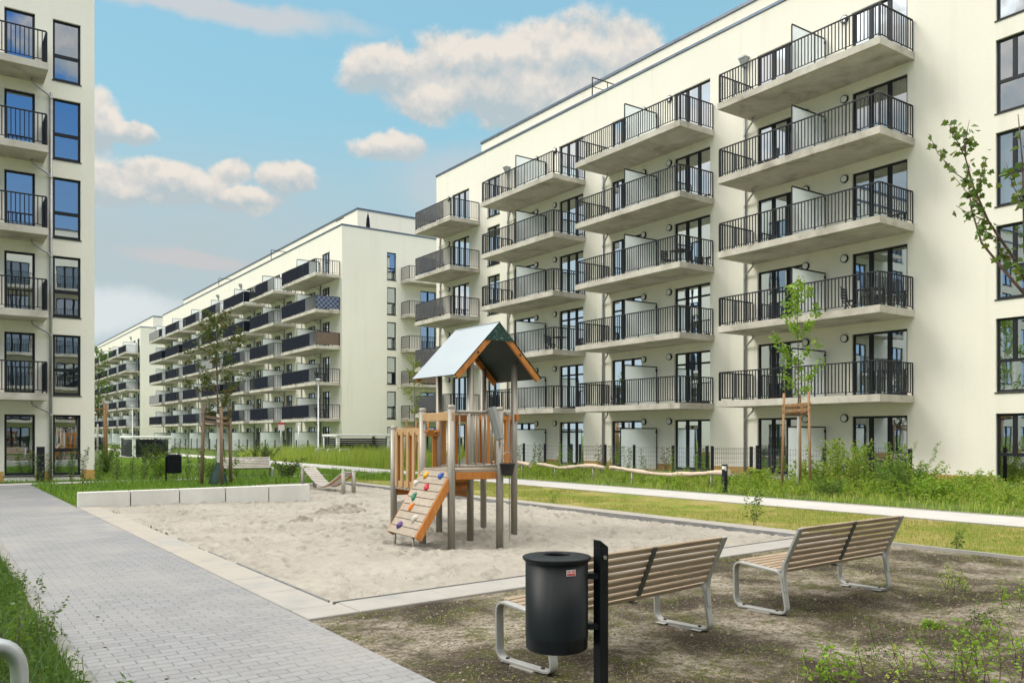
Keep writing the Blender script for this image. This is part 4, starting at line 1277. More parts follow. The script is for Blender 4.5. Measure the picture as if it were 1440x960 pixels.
# ------------------------------------------------------------------ refuse enclosures (white frames, dark slats)
def enclosure(label, loc, L_, W_, H_=1.5):
    t = thing('refuse_enclosure', label, 'bin shelter', loc, 0, 'white refuse enclosures')
    q = MB(); q.box(-W_/2-.06,W_/2+.06,-L_/2-.06,L_/2+.06,H_-.16,H_); q.build('roof', M['white_paint'], t, bevel=.02)
    for sx in (-1,1):
        for sy in (-1,1):
            q = MB(); a = sx*(W_/2-.1); b = sy*(L_/2-.1); q.box(a-.1,a+.1,b-.1,b+.1,0,H_-.161); q.build('corner_post', M['white_paint'], t)
    q = MB()
    for k in range(10):
        z = .10 + k*(H_-.34)/10
        for sx in (-1,1): q.box(sx*W_/2-.03*sx-.012, sx*W_/2-.03*sx+.012, -L_/2+.21, L_/2-.21, z, z+.095)
        for sy in (-1,1): q.box(-W_/2+.21, W_/2-.21, sy*L_/2-.03*sy-.012, sy*L_/2-.03*sy+.012, z, z+.095)
    q.build('slats', M['anthracite'], t)
    q = MB(); q.box(-W_/2-.1,W_/2+.1,-L_/2-.1,L_/2+.1,-.1,.05); q.build('base', M['path_light'], t)
    return t
enclosure('white framed refuse enclosure with black slats behind the staked tree', (13.2, 66.0, 0), 4.6, 2.6, 1.56)
enclosure('white framed refuse enclosure just right of the left block corner', (13.4, 96.0, 0), 4.0, 3.4, 1.62)
enclosure('white roofed refuse enclosure in tall weeds under the bare end wall', (24.4, 53.5, 0), 2.4, 3.9, 1.68)

# ------------------------------------------------------------------ balancing logs
def log(label, x, y0, y1, z, seed):
    t = thing('balancing_log', label, 'log', (x, (y0+y1)/2, 0), 0, 'debarked balancing logs')
    o_ = (x, (y0+y1)/2, 0); r = random.Random(seed); pts = []; n = 22
    for i in range(n):
        s = i/(n-1); pts.append((x+.16*math.sin(s*5+seed)+r.uniform(-.012,.012), y0+(y1-y0)*s, z+.07*math.sin(s*6.3+seed*1.7)+r.uniform(-.012,.012)))
    rad = [.076+.014*math.sin(i*.9+seed)+r.uniform(-.006,.006) - .02*(i/n) for i in range(n)]
    q = MB(); q.tube(pts, rad, 14); q.build('trunk', M['log_bark'], t, org=o_)
    for s in (.15,.8):
        p = pts[int(s*(n-1))]; q = MB(); q.cyl(p[0], p[1], -.2, p[2]-.05, .035, 10); q.build('support', M['post'], t, org=o_)
    return t
log('longest pale debarked log, right of three in a row along the path', 19.2, 16.35, 21.35, .46, 1)
log('middle one of three pale debarked logs in a row along the path', 19.2, 21.55, 25.7, .49, 4)
log('pale debarked log right behind the climbing tower post, farthest of three', 19.2, 26.2, 30.4, .50, 7)

# ------------------------------------------------------------------ terrace fences of welded mesh
def mesh_fence(name, label, pts, posts, h=1.17, wire=.0032, pitch=.10):
    o_ = (pts[0][0], pts[0][1], 0); t = thing(name, label, 'fence', o_, 0, 'mesh fences along the terraces')
    w = MB()
    for a, b in zip(pts[:-1], pts[1:]):
        a = Vector((*a,0)); b = Vector((*b,0)); ln = (b-a).length; u = (b-a)/ln
        for k in range(7):
            z = .08+k*(h-.12)/6; w.bar(a+Vector((0,0,z)), b+Vector((0,0,z)), wire*2, wire*2)
        for i in range(int(ln/pitch)):
            p = a+u*(i*pitch); w.bar(p+Vector((0,0,.05)), p+Vector((0,0,h)), wire*1.6, wire*1.6, up=(u.y,-u.x,0))
    w.build('mesh_panel', M['wire'], t, org=o_)
    for p in posts:
        q = MB(); q.box(p[0]-.035,p[0]+.035,p[1]-.05,p[1]+.05,-.2,h+.06); q.build('post', M['anthracite'], t, org=o_)
    return t
for nm, a, ps, b in (('nearest terrace, under the right-hand balcony stack', 13.45, (13.45,16.35,19.3,21.1), 21.1), ('second terrace from the right', 21.35, (21.35,23.1,25.3,27.1,28.8), 28.8),
                   ('third terrace, behind the two farther logs', 29.4, (29.4,31.4,33.1,35.2,37.6), 37.6), ('corner terrace behind the climbing tower', 39.2, (39.2,41.6,44,46.2), 46.2)):
    mesh_fence('mesh_fence', f'low dark wire mesh fence round the {nm}', [(24.0,a),(24.0,b),(26.7,b)], [(24.0,y) for y in ps]+[(26.6,b)])
mesh_fence('mesh_fence', 'long low dark mesh fence before the ground floor of the block beyond the climbing tower', [(24.2,62),(24.2,122)], [(24.2,62+i*2.5) for i in range(25)], pitch=.2)
# ------------------------------------------------------------------ vegetation
def unit(v): return v/np.maximum(np.linalg.norm(v, axis=-1, keepdims=True), 1e-9)

def leaf_arrays(Pt, size, rng, droop=.35, wid=.5, up=.35, dirs=None):
    """folded four-point leaves at points Pt"""
    n = len(Pt); size = np.broadcast_to(size, (n,)) * rng.uniform(.7, 1.3, n)
    d = rng.normal(size=(n,3)) if dirs is None else dirs + rng.normal(size=(n,3))*.5
    d[:,2] = d[:,2]*.6 + up*.3 - droop*.5; d = unit(d)
    r = rng.normal(size=(n,3)); r[:,2] *= .35; s = unit(np.cross(d, r)); nn = np.cross(s, d)
    L = size[:,None]; W = L*wid
    base = Pt; tip = Pt + d*L - np.array([0,0,1])*L*droop*.3
    mid = Pt + d*L*.45
    a = mid + s*W*.5 + nn*L*.06; b = mid - s*W*.5 + nn*L*.06
    V = np.stack([base, a, tip, b], 1).reshape(-1,3)
    F = np.arange(4*n).reshape(n,4)
    return V, F

MAPLE = np.array([(0,0),(.28,.02),(.22,.20),(.50,.30),(.36,.46),(.44,.62),(.22,.62),(.16,.80),(0,1.0),(-.16,.80),(-.22,.62),(-.44,.62),(-.36,.46),(-.50,.30),(-.22,.20),(-.28,.02)])
def maple_arrays(Pt, size, rng):
    n = len(Pt); k = len(MAPLE); size = rng.uniform(.7, 1.25, n)*size
    d = rng.normal(size=(n,3)); d[:,2] = d[:,2]*.35 - .45; d = unit(d)
    r = rng.normal(size=(n,3)); r[:,2] = .9+.3*r[:,2]; s = unit(np.cross(d, unit(r)))
    V = Pt[:,None,:] + (s[:,None,:]*MAPLE[None,:,0:1] + d[:,None,:]*MAPLE[None,:,1:2])*size[:,None,None]
    nn = np.cross(s, d); V += nn[:,None,:]*(np.abs(MAPLE[None,:,0:1])*.35)*size[:,None,None]
    V = V.reshape(-1,3)
    mid = None
    F = np.arange(n*k).reshape(n,k)
    return V, F

def ribbons(P0, P1, w, rng):
    """thin stems as two-triangle strips with a random facing"""
    n = len(P0); d = unit(P1-P0); r = rng.normal(size=(n,3)); s = unit(np.cross(d, r))*(np.broadcast_to(w,(n,))[:,None])
    V = np.stack([P0-s, P0+s, P1+s*.5, P1-s*.5], 1).reshape(-1,3)
    return V, np.arange(4*n).reshape(n,4)

def merge(parts):
    V = []; F = []; o = 0
    for v, f in parts: V.append(v); F.append(f+o); o += len(v)
    return np.concatenate(V), np.concatenate(F)

def blades(Pt, h, w, rng, lean=.35):
    n = len(Pt); h = np.broadcast_to(h,(n,))*rng.uniform(.55,1.25,n); w = np.broadcast_to(w,(n,))
    a = rng.uniform(0, 2*np.pi, n); dx = np.cos(a); dy = np.sin(a); ln = rng.uniform(.05, lean*1.6, n)*h
    s = np.stack([-dy, dx, np.zeros(n)], 1)*w[:,None]
    up = np.stack([dx*ln*.35, dy*ln*.35, h*.6], 1); tip = np.stack([dx*ln, dy*ln, h], 1)
    V = np.stack([Pt-s, Pt+s, Pt+up+s*.7, Pt+tip, Pt+up-s*.7], 1).reshape(-1,3)
    b = np.arange(n)[:,None]*5
    F = np.concatenate([b+np.array([[0,1,2,4]]), b+np.array([[4,2,3,3]])])
    return V, F

def tri_fix(F):   # degenerate quads -> keep as is but valid for Blender (validate collapses)
    return F

def grass_stuff(name, Pt, h, w, mat, label, cat='grass', lean=.35, seed=1):
    rng = np.random.default_rng(seed); n = len(Pt); h = np.broadcast_to(h,(n,))*rng.uniform(.55,1.25,n); w = np.broadcast_to(w,(n,))
    a = rng.uniform(0, 2*np.pi, n); dx = np.cos(a); dy = np.sin(a); ln = rng.uniform(.05, lean*1.6, n)*h
    s = np.stack([-dy, dx, np.zeros(n)], 1)*w[:,None]
    up = np.stack([dx*ln*.35, dy*ln*.35, h*.6], 1); tip = np.stack([dx*ln, dy*ln, h], 1)
    V = np.stack([Pt-s, Pt+s, Pt+up+s*.7, Pt+up-s*.7, Pt+tip+s*.08, Pt+tip-s*.08], 1).reshape(-1,3)
    b = np.arange(n)[:,None]*6
    F = np.concatenate([b+np.array([[0,1,2,3]]), b+np.array([[3,2,4,5]])])
    o = np_mesh(name, V, F, M[mat]); tag(o, label, cat, kind='stuff'); return o

def scatter(n, x0, x1, y0, y1, rng, keep=None, z=0.0):
    p = np.stack([rng.uniform(x0,x1,n), rng.uniform(y0,y1,n), np.full(n, z)], 1)
    return p if keep is None else p[keep(p[:,0], p[:,1])]

def weed_arrays(Pt, h, rng, stems=4, lpm=34, lsize=.05, spread=.16, wid=.42):
    """leafy wild plants: several stems with leaves all the way up"""
    n = len(Pt); h = np.broadcast_to(h,(n,))
    B = np.repeat(Pt, stems, 0); H = np.repeat(h, stems)*rng.uniform(.5, 1.12, n*stems)
    B = B + np.stack([rng.normal(size=len(B))*spread*.4, rng.normal(size=len(B))*spread*.4, np.zeros(len(B))], 1)
    T = B + np.stack([rng.normal(size=len(B))*spread*H, rng.normal(size=len(B))*spread*H, H], 1)
    st = ribbons(B, T, .0035, rng)
    cnt = np.maximum((H*lpm).astype(int), 3); idx = np.repeat(np.arange(len(B)), cnt)
    t = rng.uniform(.06, 1, len(idx))**.85
    Q = B[idx] + (T[idx]-B[idx])*t[:,None]
    size = lsize*(1.25-.75*t)
    lf = leaf_arrays(Q, size, rng, .3, wid)
    return merge([st, lf])

# ---------------- grass sheets
rng = np.random.default_rng(21)
def dens(x, y, s=.8, seed=40): return fbm(x*s, y*s, seed, 3)
# lawn strip between sandpit and path
p = scatter(60000, 12.06, 15.8, -1, 31.4, rng, lambda x,y: dens(x,y) > .36 - .0*x)
grass_stuff('lawn_grass', p, .045, .0035, 'grass_lawn', 'short patchy yellow green grass of the lawn strip between sandpit and path', seed=2)
# left strip at the near lower left
p = scatter(16000, -1.9, .80, 1.6, 24, rng, lambda x,y: dens(x,y,1.4,44) > .28)
p = np.concatenate([p, scatter(15000, -1.6, .80, 2.2, 8.5, rng, lambda x,y: dens(x,y,1.8,44) > .30)])
grass_stuff('verge_grass', p, .17, .0042, 'grass_verge', 'lush green grass on the verge left of the paved path', lean=.7, seed=3)
# left lawn behind the wall
hole = lambda x,y: ~((x > 8.1) & (y < 26.9))
p = scatter(44000, 2.78, 15.8, 21.15, 31.4, rng, lambda x,y: (dens(x,y,.7,46) > .30) & hole(x,y))
grass_stuff('lawn_grass', p, .16, .006, 'grass_lush', 'green uncut grass of the lawn behind the concrete wall', lean=.6, seed=4)
p = scatter(26000, 2.0, 15.8, 32.6, 62, rng, lambda x,y: (dens(x,y,.5,48) > .34) & ((x > 5.3) | (y < 33.9)))
grass_stuff('meadow_grass', p, .14, .010, 'grass_lush', 'green grass beyond the cross path towards the far blocks', lean=.6, seed=5)
# soil bed: sparse short tufts
p = scatter(26000, 2.8, 11.7, .5, 7.4, rng, lambda x,y: (dens(x,y,1.3,50) > .50) & (y < FRY(x)-.03))
e = scatter(3500, 2.9, 11.5, 6.9, 7.7, rng, lambda x,y: (y < FRY(x)-.01) & (y > FRY(x)-.28) & (dens(x,y,2.5,55) > .4))
grass_stuff('soil_grass', np.concatenate([p, e]), .028, .0022, 'grass_lawn', 'sparse short grass and moss on the bare soil round the benches', lean=.9, seed=6)
# bed between path and facade
p = scatter(52000, 17.85, 25.5, 2, 60, rng, lambda x,y: (dens(x,y,.8,52) > .36) & (dens(x,y,2.2,53) > .30))
grass_stuff('wild_grass', p, .18, .006, 'grass_tall', 'uncut grass in the bed between the pale path and the terraces', lean=.6, seed=7)

# ---------------- weeds
V, F = weed_arrays(scatter(1500, 18.0, 24.0, 4, 40, rng, lambda x,y: (dens(x,y,.7,60) > .43) & (x > 18.3 + (y > 21)*.6)), .46, rng, 4, 42, .085)
tag(np_mesh('wild_weeds', V, F, M['leaf_weed']), 'low leafy weeds in the bed between the pale path and the terraces', 'weeds', kind='stuff')
V, F = weed_arrays(scatter(900, 18.1, 25.5, 5.5, 15.2, rng, lambda x,y: (dens(x,y,1.1,62) > .42) & (x > 18.9 + dens(x,y,.6,63)*2.4)), .50, rng, 4, 42, .085)
tag(np_mesh('wild_weeds', V, F, M['leaf_weed']), 'denser tall weeds in the bed under the bare wall at the right', 'weeds', kind='stuff')
V, F = weed_arrays(scatter(620, 18.3, 24.4, 37, 60, rng), 1.0, rng, 3, 34, .075, .10)
tag(np_mesh('tall_weeds', V, F, M['grass_tall'] if False else M['leaf_yellow']), 'tall yellow green weeds beyond the path behind the climbing tower', 'weeds', kind='stuff')
p = scatter(15000, 18.0, 24.2, 36, 60, rng); grass_stuff('tall_grass', p, .75, .008, 'grass_tall', 'tall pale grass beyond the path behind the climbing tower', lean=.35, seed=8)
V, F = weed_arrays(scatter(1100, -1.5, .78, 2.6, 12, rng, lambda x,y: dens(x,y,1.2,64) > .38), .24, rng, 3, 75, .045)
tag(np_mesh('verge_weeds', V, F, M['leaf_verge']), 'leafy weeds among the verge grass left of the paved path', 'weeds', kind='stuff')
V, F = weed_arrays(scatter(520, 2.9, 15.6, 21.3, 31.2, rng, lambda x,y: (dens(x,y,.6,66) > .46) & hole(x,y)), .30, rng, 3, 40, .06)
tag(np_mesh('lawn_weeds', V, F, M['leaf_green']), 'leafy weeds in the uncut lawn behind the concrete wall', 'weeds', kind='stuff')
# soil clods and pebbles round the benches
n = 9000; p = scatter(n, 2.8, 11.6, 1.5, 7.4, rng, lambda x,y: y < FRY(x)-.05, .006)
s = rng.uniform(.002, .008, len(p))*(1+rng.random(len(p))**8*2.4)
oct_ = np.array([(1,0,0),(0,1,0),(-1,0,0),(0,-1,0),(0,0,.8),(0,0,-.6)])
V = (p[:,None,:] + oct_[None]*s[:,None,None]*rng.uniform(.6,1.3,(len(p),6,1))).reshape(-1,3)
f = np.array([(0,1,4),(1,2,4),(2,3,4),(3,0,4),(1,0,5),(2,1,5),(3,2,5),(0,3,5)]); F = (np.arange(len(p))[:,None,None]*6 + f[None]).reshape(-1,3)
tag(np_mesh('soil_clods', V, F, M['clod']), 'loose crumbs of soil and pebbles on the bare bed', 'soil crumbs', kind='stuff')

pl_ = scatter(240, 2.9, 11.6, 1.8, 7.4, rng, lambda x,y: y < FRY(x)-.05, .012)
V, F = leaf_arrays(pl_, .030, rng, .1, .6)
V[:,2] = np.clip(V[:,2]*.35 + .010, .007, .03)
tag(np_mesh('dry_leaves', V, F, M['dry_leaf']), 'small dry leaves scattered on the bare soil bed', 'dry leaves', kind='stuff')
# dry crumbs and bits of twig on the sand and the paving
p = np.concatenate([scatter(90, 3.4, 11.4, 8.2, 20.5, rng, None, .0), scatter(16, 1.0, 2.7, 3.2, 9, rng, None, .016)])
ix = np.clip(((p[:,0]-X0)/(X1-X0)*(nx-1)).astype(int), 0, nx-1); iy = np.clip(((p[:,1]-Y0)/(Y1-Y0)*(ny-1)).astype(int), 0, ny-1)
p[:90,2] = Z[ix, iy][:90] + .002
s = rng.uniform(.004, .012, len(p)); a = rng.uniform(0, 6.28, len(p))
V = (p[:,None,:] + oct_[None]*s[:,None,None]*rng.uniform(.5,1.4,(len(p),6,1))*np.stack([1+1.2*np.abs(np.cos(a)), 1+1.2*np.abs(np.sin(a)), np.full(len(p), .5)], 1)[:,None,:]).reshape(-1,3)
F = (np.arange(len(p))[:,None,None]*6 + f[None]).reshape(-1,3)
tag(np_mesh('crumbs', V, F, M['tie']), 'dark crumbs and twig bits scattered on sand and paving', 'crumbs', kind='stuff')

# ---------------- single plants
def plant(name, label, cat, loc, h, stems, lpm, lsize, spread, mat, seed, group=None, wid=.45, stem_mat='bark_red', base=.16):
    rg = np.random.default_rng(seed)
    t = thing(name, label, cat, loc, 0, group)
    B = np.zeros((stems,3)); B[:,:2] = rg.normal(size=(stems,2))*(spread*.16*h if base == .16 else base*h)
    H = h*(rg.uniform(.55, 1.05, stems) if base == .16 else rg.uniform(.22, 1.0, stems)**1.2); H[0] = h
    dirn = rg.normal(size=(stems,2))*spread
    T = B + np.stack([dirn[:,0]*H, dirn[:,1]*H, H], 1)
    mb = MB(); Pts = []; Dr = []
    for i in range(stems):
        b = Vector(B[i]); e = Vector(T[i]); m = b.lerp(e,.5) + Vector((rg.normal()*.05*h, rg.normal()*.05*h, .04*h))
        r0 = .002+.003*h
        mb.tube([(0,0,-.02),b+Vector((0,0,-.005)),b,m,e], [r0,r0,r0,r0*.75,r0*.35], 5, False)
        k = max(4, int(H[i]*lpm))
        for j in range(k):
            s = .10+.90*(j+rg.random())/k
            q = (b.lerp(m, s*2) if s < .5 else m.lerp(e, s*2-1))
            off = rg.normal(size=3); off[2] = abs(off[2])*.3
            tw = Vector(off).normalized()*(lsize*1.1*(1.25-s)*rg.uniform(.2,1.6))
            Pts.append(q+tw*.6); Dr.append(off)
    mb.build('stems', M[stem_mat], t)
    V, F = leaf_arrays(np.array([tuple(v) for v in Pts]), lsize, rg, .35, wid, dirs=np.array(Dr))
    np_mesh('leaves', V, F, M[mat], t)
    return t
# verge, near left
plant('weed_plant', 'dark stemmed seedling leaning over the near left edge of the paved path', 'weed', (.83, 3.78, 0), .56, 9, 95, .056, .26, 'leaf_verge', 1)
plant('weed_plant', 'thin flowering weed on the verge at the left picture edge', 'weed', (.45, 6.3, 0), .62, 7, 60, .045, .16, 'leaf_green', 2)
plant('weed_plant', 'low round leafed weed at the path edge between the two taller verge weeds', 'weed', (.84, 4.75, 0), .36, 8, 60, .055, .3, 'leaf_green', 3)
plant('weed_plant', 'upright weed with narrow leaves at the far end of the verge', 'weed', (.72, 7.2, 0), .42, 5, 60, .035, .16, 'leaf_green', 4)
# soil bed, lower right
sb = [(5.38,3.16,.34,'tallest pale green weed at the bottom edge right of the benches'),(4.95,3.26,.28,'leftmost of the bigger weeds at the bottom edge, below the right bench'),(6.36,3.28,.32,'feathery weed between the bottom-edge weeds and the twiggy one'),
      (5.8,2.78,.34,'weed in the lower right corner, cut by the bottom edge'),(7.45,3.56,.32,'twiggy dark weed on bare soil below the lawn edging'),(8.3,3.62,.30,'low spreading weed by the right picture edge'),
      (5.75,3.42,.20,'low dark weed on bare soil just above the tallest pale green weed'),(6.75,3.05,.30,'dense low weed near the lower right corner'),(3.42,3.55,.12,'small bright seedling at the paved path beside the near bench'),
      (4.25,3.3,.14,'tiny seedling right of the litter bin post'),(6.05,3.02,.30,'weed in the middle of the bottom-edge clump'),(7.0,3.75,.20,'small sprig left of the twiggy dark weed'),(8.9,4.5,.22,'small weed on bare soil near the lawn edging, farthest right')]
for i, (x,y,h,lb_) in enumerate(sb):
    plant('weed_plant', lb_, 'weed', (x,y,0), h*(.8+.35*math.sin(i*2.7)), [16,26,12,34,18,9,14,22][i % 8], 75, [.030,.040,.026,.036][i % 4], .45, ['leaf_weed','leaf_bright','leaf_green','leaf_bright'][i % 4] if i not in (4,6) else 'leaf_dark', 20+i, 'weeds on the bare soil', base=[.5,.35,.75,.55][i % 4])
# lawn strip
plant('weed_plant', 'single upright weed at the sandpit border, standing out of the lawn strip', 'weed', (12.35, 9.85, 0), .66, 4, 50, .07, .16, 'leaf_green', 41)
plant('weed_plant', 'low leafy weed on the lawn strip right of the far bench', 'weed', (12.1, 6.1, 0), .30, 6, 50, .05, .4, 'leaf_green', 42)
plant('weed_plant', 'low weed tuft at the sandpit border behind the tower', 'weed', (12.4, 15.9, 0), .30, 6, 50, .06, .4, 'leaf_bright', 43)
# shrubs in the bed under the facade
sh = [(22.7,14.5,1.55,12,.17,'tall lush wild shrub before the nearest ground-floor door'),(22.5,13.3,1.45,12,.20,'bright wild shrub right of the tall one, with seed plumes'),(22.3,15.6,.95,10,.30,'lower wild shrub left of the tall one'),
      (21.4,12.3,.95,12,.35,'round wild shrub near the path under the bare wall'),(22.8,12.4,.95,10,.35,'loose wild shrub close to the bare wall'),(20.6,11.0,.62,10,.4,'spreading wild shrub before the right-hand window column'),
      (22.5,10.8,.75,10,.3,'wild shrub against the plinth at the right picture edge'),(19.6,13.2,.5,10,.4,'low wild shrub at the path edge beneath the bare wall'),(22.4,17.6,.6,9,.35,'wild shrub behind the staked tree at the right')]
for i, (x,y,h,ns,sp_,lb_) in enumerate(sh):
    plant('wild_shrub', lb_, 'shrub', (x,y,0), h, ns*5, 62, [.09,.07,.10][i % 3], sp_*1.2, ['leaf_weed','leaf_bright','leaf_weed','leaf_green'][i % 4], 60+i, 'wild shrubs along the facade', base=.30)
# hedge saplings behind the concrete wall, and along the terraces
def saplings(spots, lab, grp, seed, mat, h0):
    first = None
    for i, (x, y) in enumerate(spots):
        r = random.Random(seed+i)
        if i < 4:
            o = plant('hedge_sapling', lab, 'sapling', (x,y,0), h0, 3, 46, .075, .10, mat[i % len(mat)], seed*10+i, grp)
            first = (first or []) + [o]
            o.scale = (1,1,r.uniform(.75,1.15))
        else:
            o = dup(first[i % 4], (x,y,0), r.uniform(0,6.28)); o.scale = (1,1,r.uniform(.65,1.2))
hs = [(2.9+i*.47+random.Random(i).uniform(-.12,.12), 31.05+random.Random(i+9).uniform(-.15,.15)) for i in range(15)]
saplings(hs, 'slender leafy hedge sapling in the row along the cross path behind the concrete wall', 'hedge saplings along the cross path', 7, ['leaf_green','leaf_dark'], 1.25)
hs = [(22.9+random.Random(i).uniform(-.25,.25), 20.8+i*.92+random.Random(i+5).uniform(-.3,.3)) for i in range(17)]
saplings(hs, 'thin hedge sapling in the row before the terrace fences behind the logs', 'hedge saplings along the terraces', 8, ['leaf_green','leaf_bright','leaf_autumn'], 1.2)
bs = [(8.3,30.2,.9,'bushy green shrub left of the weathered bench'),(10.9,30.0,.75,'shrub at the right end of the weathered bench'),(7.2,33.6,.95,'round shrub beside the far boxy bin'),
      (6.1,38.5,1.3,'dark shrub under the tree left of the refuse enclosure'),(7.8,36.0,1.0,'shrub between the far bin and the staked tree'),(13.4,41,1.2,'reddish shrub to the right of the weathered bench'),(14.8,44,1.2,'shrub near the bend of the pale path'),(9.3,44,1.3,'bright shrub by the small staked tree')]
for i, (x,y,h,lb_) in enumerate(bs):
    plant('garden_shrub', lb_, 'shrub', (x,y,0), h, 16, 46, .10, .42, ['leaf_green','leaf_dark','leaf_bright'][i % 3] if i != 5 else 'leaf_autumn', 90+i, 'shrubs on the far lawn')

# ---------------- trees
def grow_tree(name, label, loc, h, clear, spread, mat, seed, lsize, nleaf, group=None, r0=.035, lean=(0,0), nb=16, upang=.9, chalk=0.0, wid=.55, bark='bark'):
    rg = np.random.default_rng(seed); t = thing(name, label, 'tree', loc, 0, group)
    tr = MB(); n = 14; pts = []; ph = rg.uniform(0,6)
    for i in range(n):
        s = i/(n-1); pts.append(Vector((lean[0]*s*s*h + .04*math.sin(s*5+ph)*s*h*.3, lean[1]*s*s*h + .035*math.cos(s*4+ph)*s*h*.3, h*s)))
    rad = [r0*(1-.88*(i/(n-1))) for i in range(n)]
    at_ = lambda s: pts[min(int(s*(n-1)),n-2)].lerp(pts[min(int(s*(n-1)),n-2)+1], s*(n-1)-min(int(s*(n-1)),n-2))
    tr.tube(pts, rad, 9)
    twigs = []
    for b in range(nb):
        s = clear + (1-clear)*.93*(b+rg.random()*.7)/nb
        a = b*2.399 + rg.normal()*.4; p = at_(s)
        ln = spread*(.35+.85*math.sin(math.pi*min(1,(s-clear)/(1-clear)*.85+.14)))*rg.uniform(.65,1.25)
        d = Vector((math.cos(a), math.sin(a), upang*rg.uniform(.5,1.5))).normalized()
        q = p + d*ln*.5 + Vector((0,0,.03)); e = q + (d+Vector((rg.normal()*.22,rg.normal()*.22,.35))).normalized()*ln*.55
        rr0 = r0*.42*(1-s*.6); tr.tube([p,q,e], [rr0,rr0*.6,rr0*.25], 5, False)
        twigs += [(p.lerp(q,.45),q),(q,e),(q,e)]
        for k in range(3):
            u = rg.uniform(.25,.95); f0 = p.lerp(q,u*2) if u < .5 else q.lerp(e,u*2-1)
            dd = (d + Vector((rg.normal()*.7,rg.normal()*.7,rg.normal()*.5))).normalized(); f1 = f0+dd*ln*rg.uniform(.2,.42)
            tr.tube([f0,f1], [rr0*.35,rr0*.15], 4, False); twigs += [(f0,f1),(f0,f1)]
    twigs += [(at_(.80),at_(.9)),(at_(.88),at_(.999)),(at_(.9),at_(.999))]
    k = tr.build('trunk', M[bark], t)
    if chalk:
        q = MB(); q.tube([at_(0.0)]+[at_(chalk*i/4/h) for i in range(1,5)], r0*1.06, 10); q.build('limewash_coat', M['chalk'], k)
    A = np.array([tuple(a) for a,b in twigs]); B = np.array([tuple(b) for a,b in twigs])
    idx = rg.integers(0, len(A), nleaf); u = rg.random((nleaf,1))
    Pt = A[idx]+(B[idx]-A[idx])*u + rg.normal(size=(nleaf,3))*lsize*.45
    V, F = leaf_arrays(Pt, lsize, rg, .4, wid)
    np_mesh('crown', V, F, M[mat], t)
    return t

def stakes(name, label, loc, h, r, mat, n=3, rot=0.3, rad=.045, group='timber tree stakes'):
    t = thing(name, label, 'tree stakes', loc, rot, group)
    tops = []
    for i in range(n):
        a = 2*math.pi*i/n
        p = Vector((math.cos(a)*r, math.sin(a)*r, -.2)); e = Vector((math.cos(a)*r*.86, math.sin(a)*r*.86, h*(1+.02*math.sin(i*2.3))))
        q = MB(); q.tube([p,e], [rad,rad*.93], 12); q.build('stake', mat, t); tops.append(e)
    for i in range(n):
        a = tops[i]; b = tops[(i+1)%n]
        for dz in ((-.34,) if n > 3 else (-.36,-.52)):
            d = (b-a).normalized(); ex = d*.07
            q = MB(); q.bar(a+Vector((0,0,dz))-ex, b+Vector((0,0,dz))+ex, .028, .085); q.build('crossbar', mat, t, bevel=.004)
    q = MB()
    for i in range(n): q.bar(tops[i]+Vector((0,0,-.62)), Vector((0,0,h-.62)), .02, .045)
    q.build('tie', M['tie'], t)
    return t

# right-hand young tree before the facade
grow_tree('young_tree', 'young bright green tree staked in the bed before the nearest balcony stack', (20.72, 15.0, 0), 6.0, .44, .85, 'leaf_bright', 3, .115, 1200, 'young staked trees', .030, nb=16, upang=1.25, chalk=2.2)
stakes('tree_stakes', 'orange brown timber tripod round the young tree before the nearest balcony stack', (20.72, 15.0, 0), 2.85, .46, M['wood_stake'], 3, 2.55, .04)
# left tree behind the concrete wall
T1 = (7.45, 26.6, 0)
grow_tree('young_tree', 'tall slender young tree with some red leaves, staked behind the concrete wall', T1, 5.55, .33, .95, 'leaf_autumn', 12, .105, 1700, 'young staked trees', .045, nb=22, upang=.7, chalk=2.3)
stakes('tree_stakes', 'weathered brown timber stakes round the tree behind the concrete wall', T1, 2.55, .52, M['wood_stake_old'], 3, .45, .055)
wb = thing('watering_bag', 'dark green watering bag wrapped round the trunk behind the concrete wall', 'watering bag', T1)
q = MB(); prof = [(.02,.0),(.27,.01),(.30,.08),(.27,.22),(.20,.42),(.13,.60),(.08,.72),(.06,.78)]
q.lathe(prof, 0, 0, 22)
q.v = [(x*(1+.10*math.sin(5*math.atan2(y,x)+z*9)), y*(1+.10*math.sin(5*math.atan2(y,x)+z*9)), z) for x,y,z in q.v]; q.build('bag', M['bag'], wb)
q = MB(); q.tube([(.05,0,.74),(.16,.02,.66),(.24,.03,.50)], .012, 6); q.build('strap', M['rubber'], wb)
# further small staked trees on the left
T2 = (7.2, 47.5, 0)
grow_tree('young_tree', 'small grey green staked tree in front of the far block corner', T2, 6.2, .40, .85, 'leaf_green', 21, .12, 900, 'young staked trees', .04, nb=18, upang=.9, chalk=2.2)
stakes('tree_stakes', 'pale timber stakes round the small tree before the far block corner', T2, 3.3, .55, M['wood_stake'], 4, .5, .06)
T3 = (6.15, 53.0, 0)
grow_tree('young_tree', 'leafy staked tree right beside the left block corner', T3, 5.6, .34, .95, 'leaf_green', 22, .13, 1300, 'young staked trees', .04, nb=18, upang=.8, chalk=2.0)
stakes('tree_stakes', 'timber stakes round the leafy tree beside the left block corner', T3, 3.0, .6, M['wood_stake'], 4, .2, .06)
T4 = (7.9, 58.0, 0)
grow_tree('young_tree', 'leafy staked tree between the left block corner and the small grey green tree', T4, 5.0, .36, .85, 'leaf_dark', 23, .13, 1000, 'young staked trees', .04, nb=16, upang=.8, chalk=2.0)
stakes('tree_stakes', 'timber stakes with double crossbars round the tree between corner and small tree', T4, 3.1, .55, M['wood_stake'], 3, .9, .06)
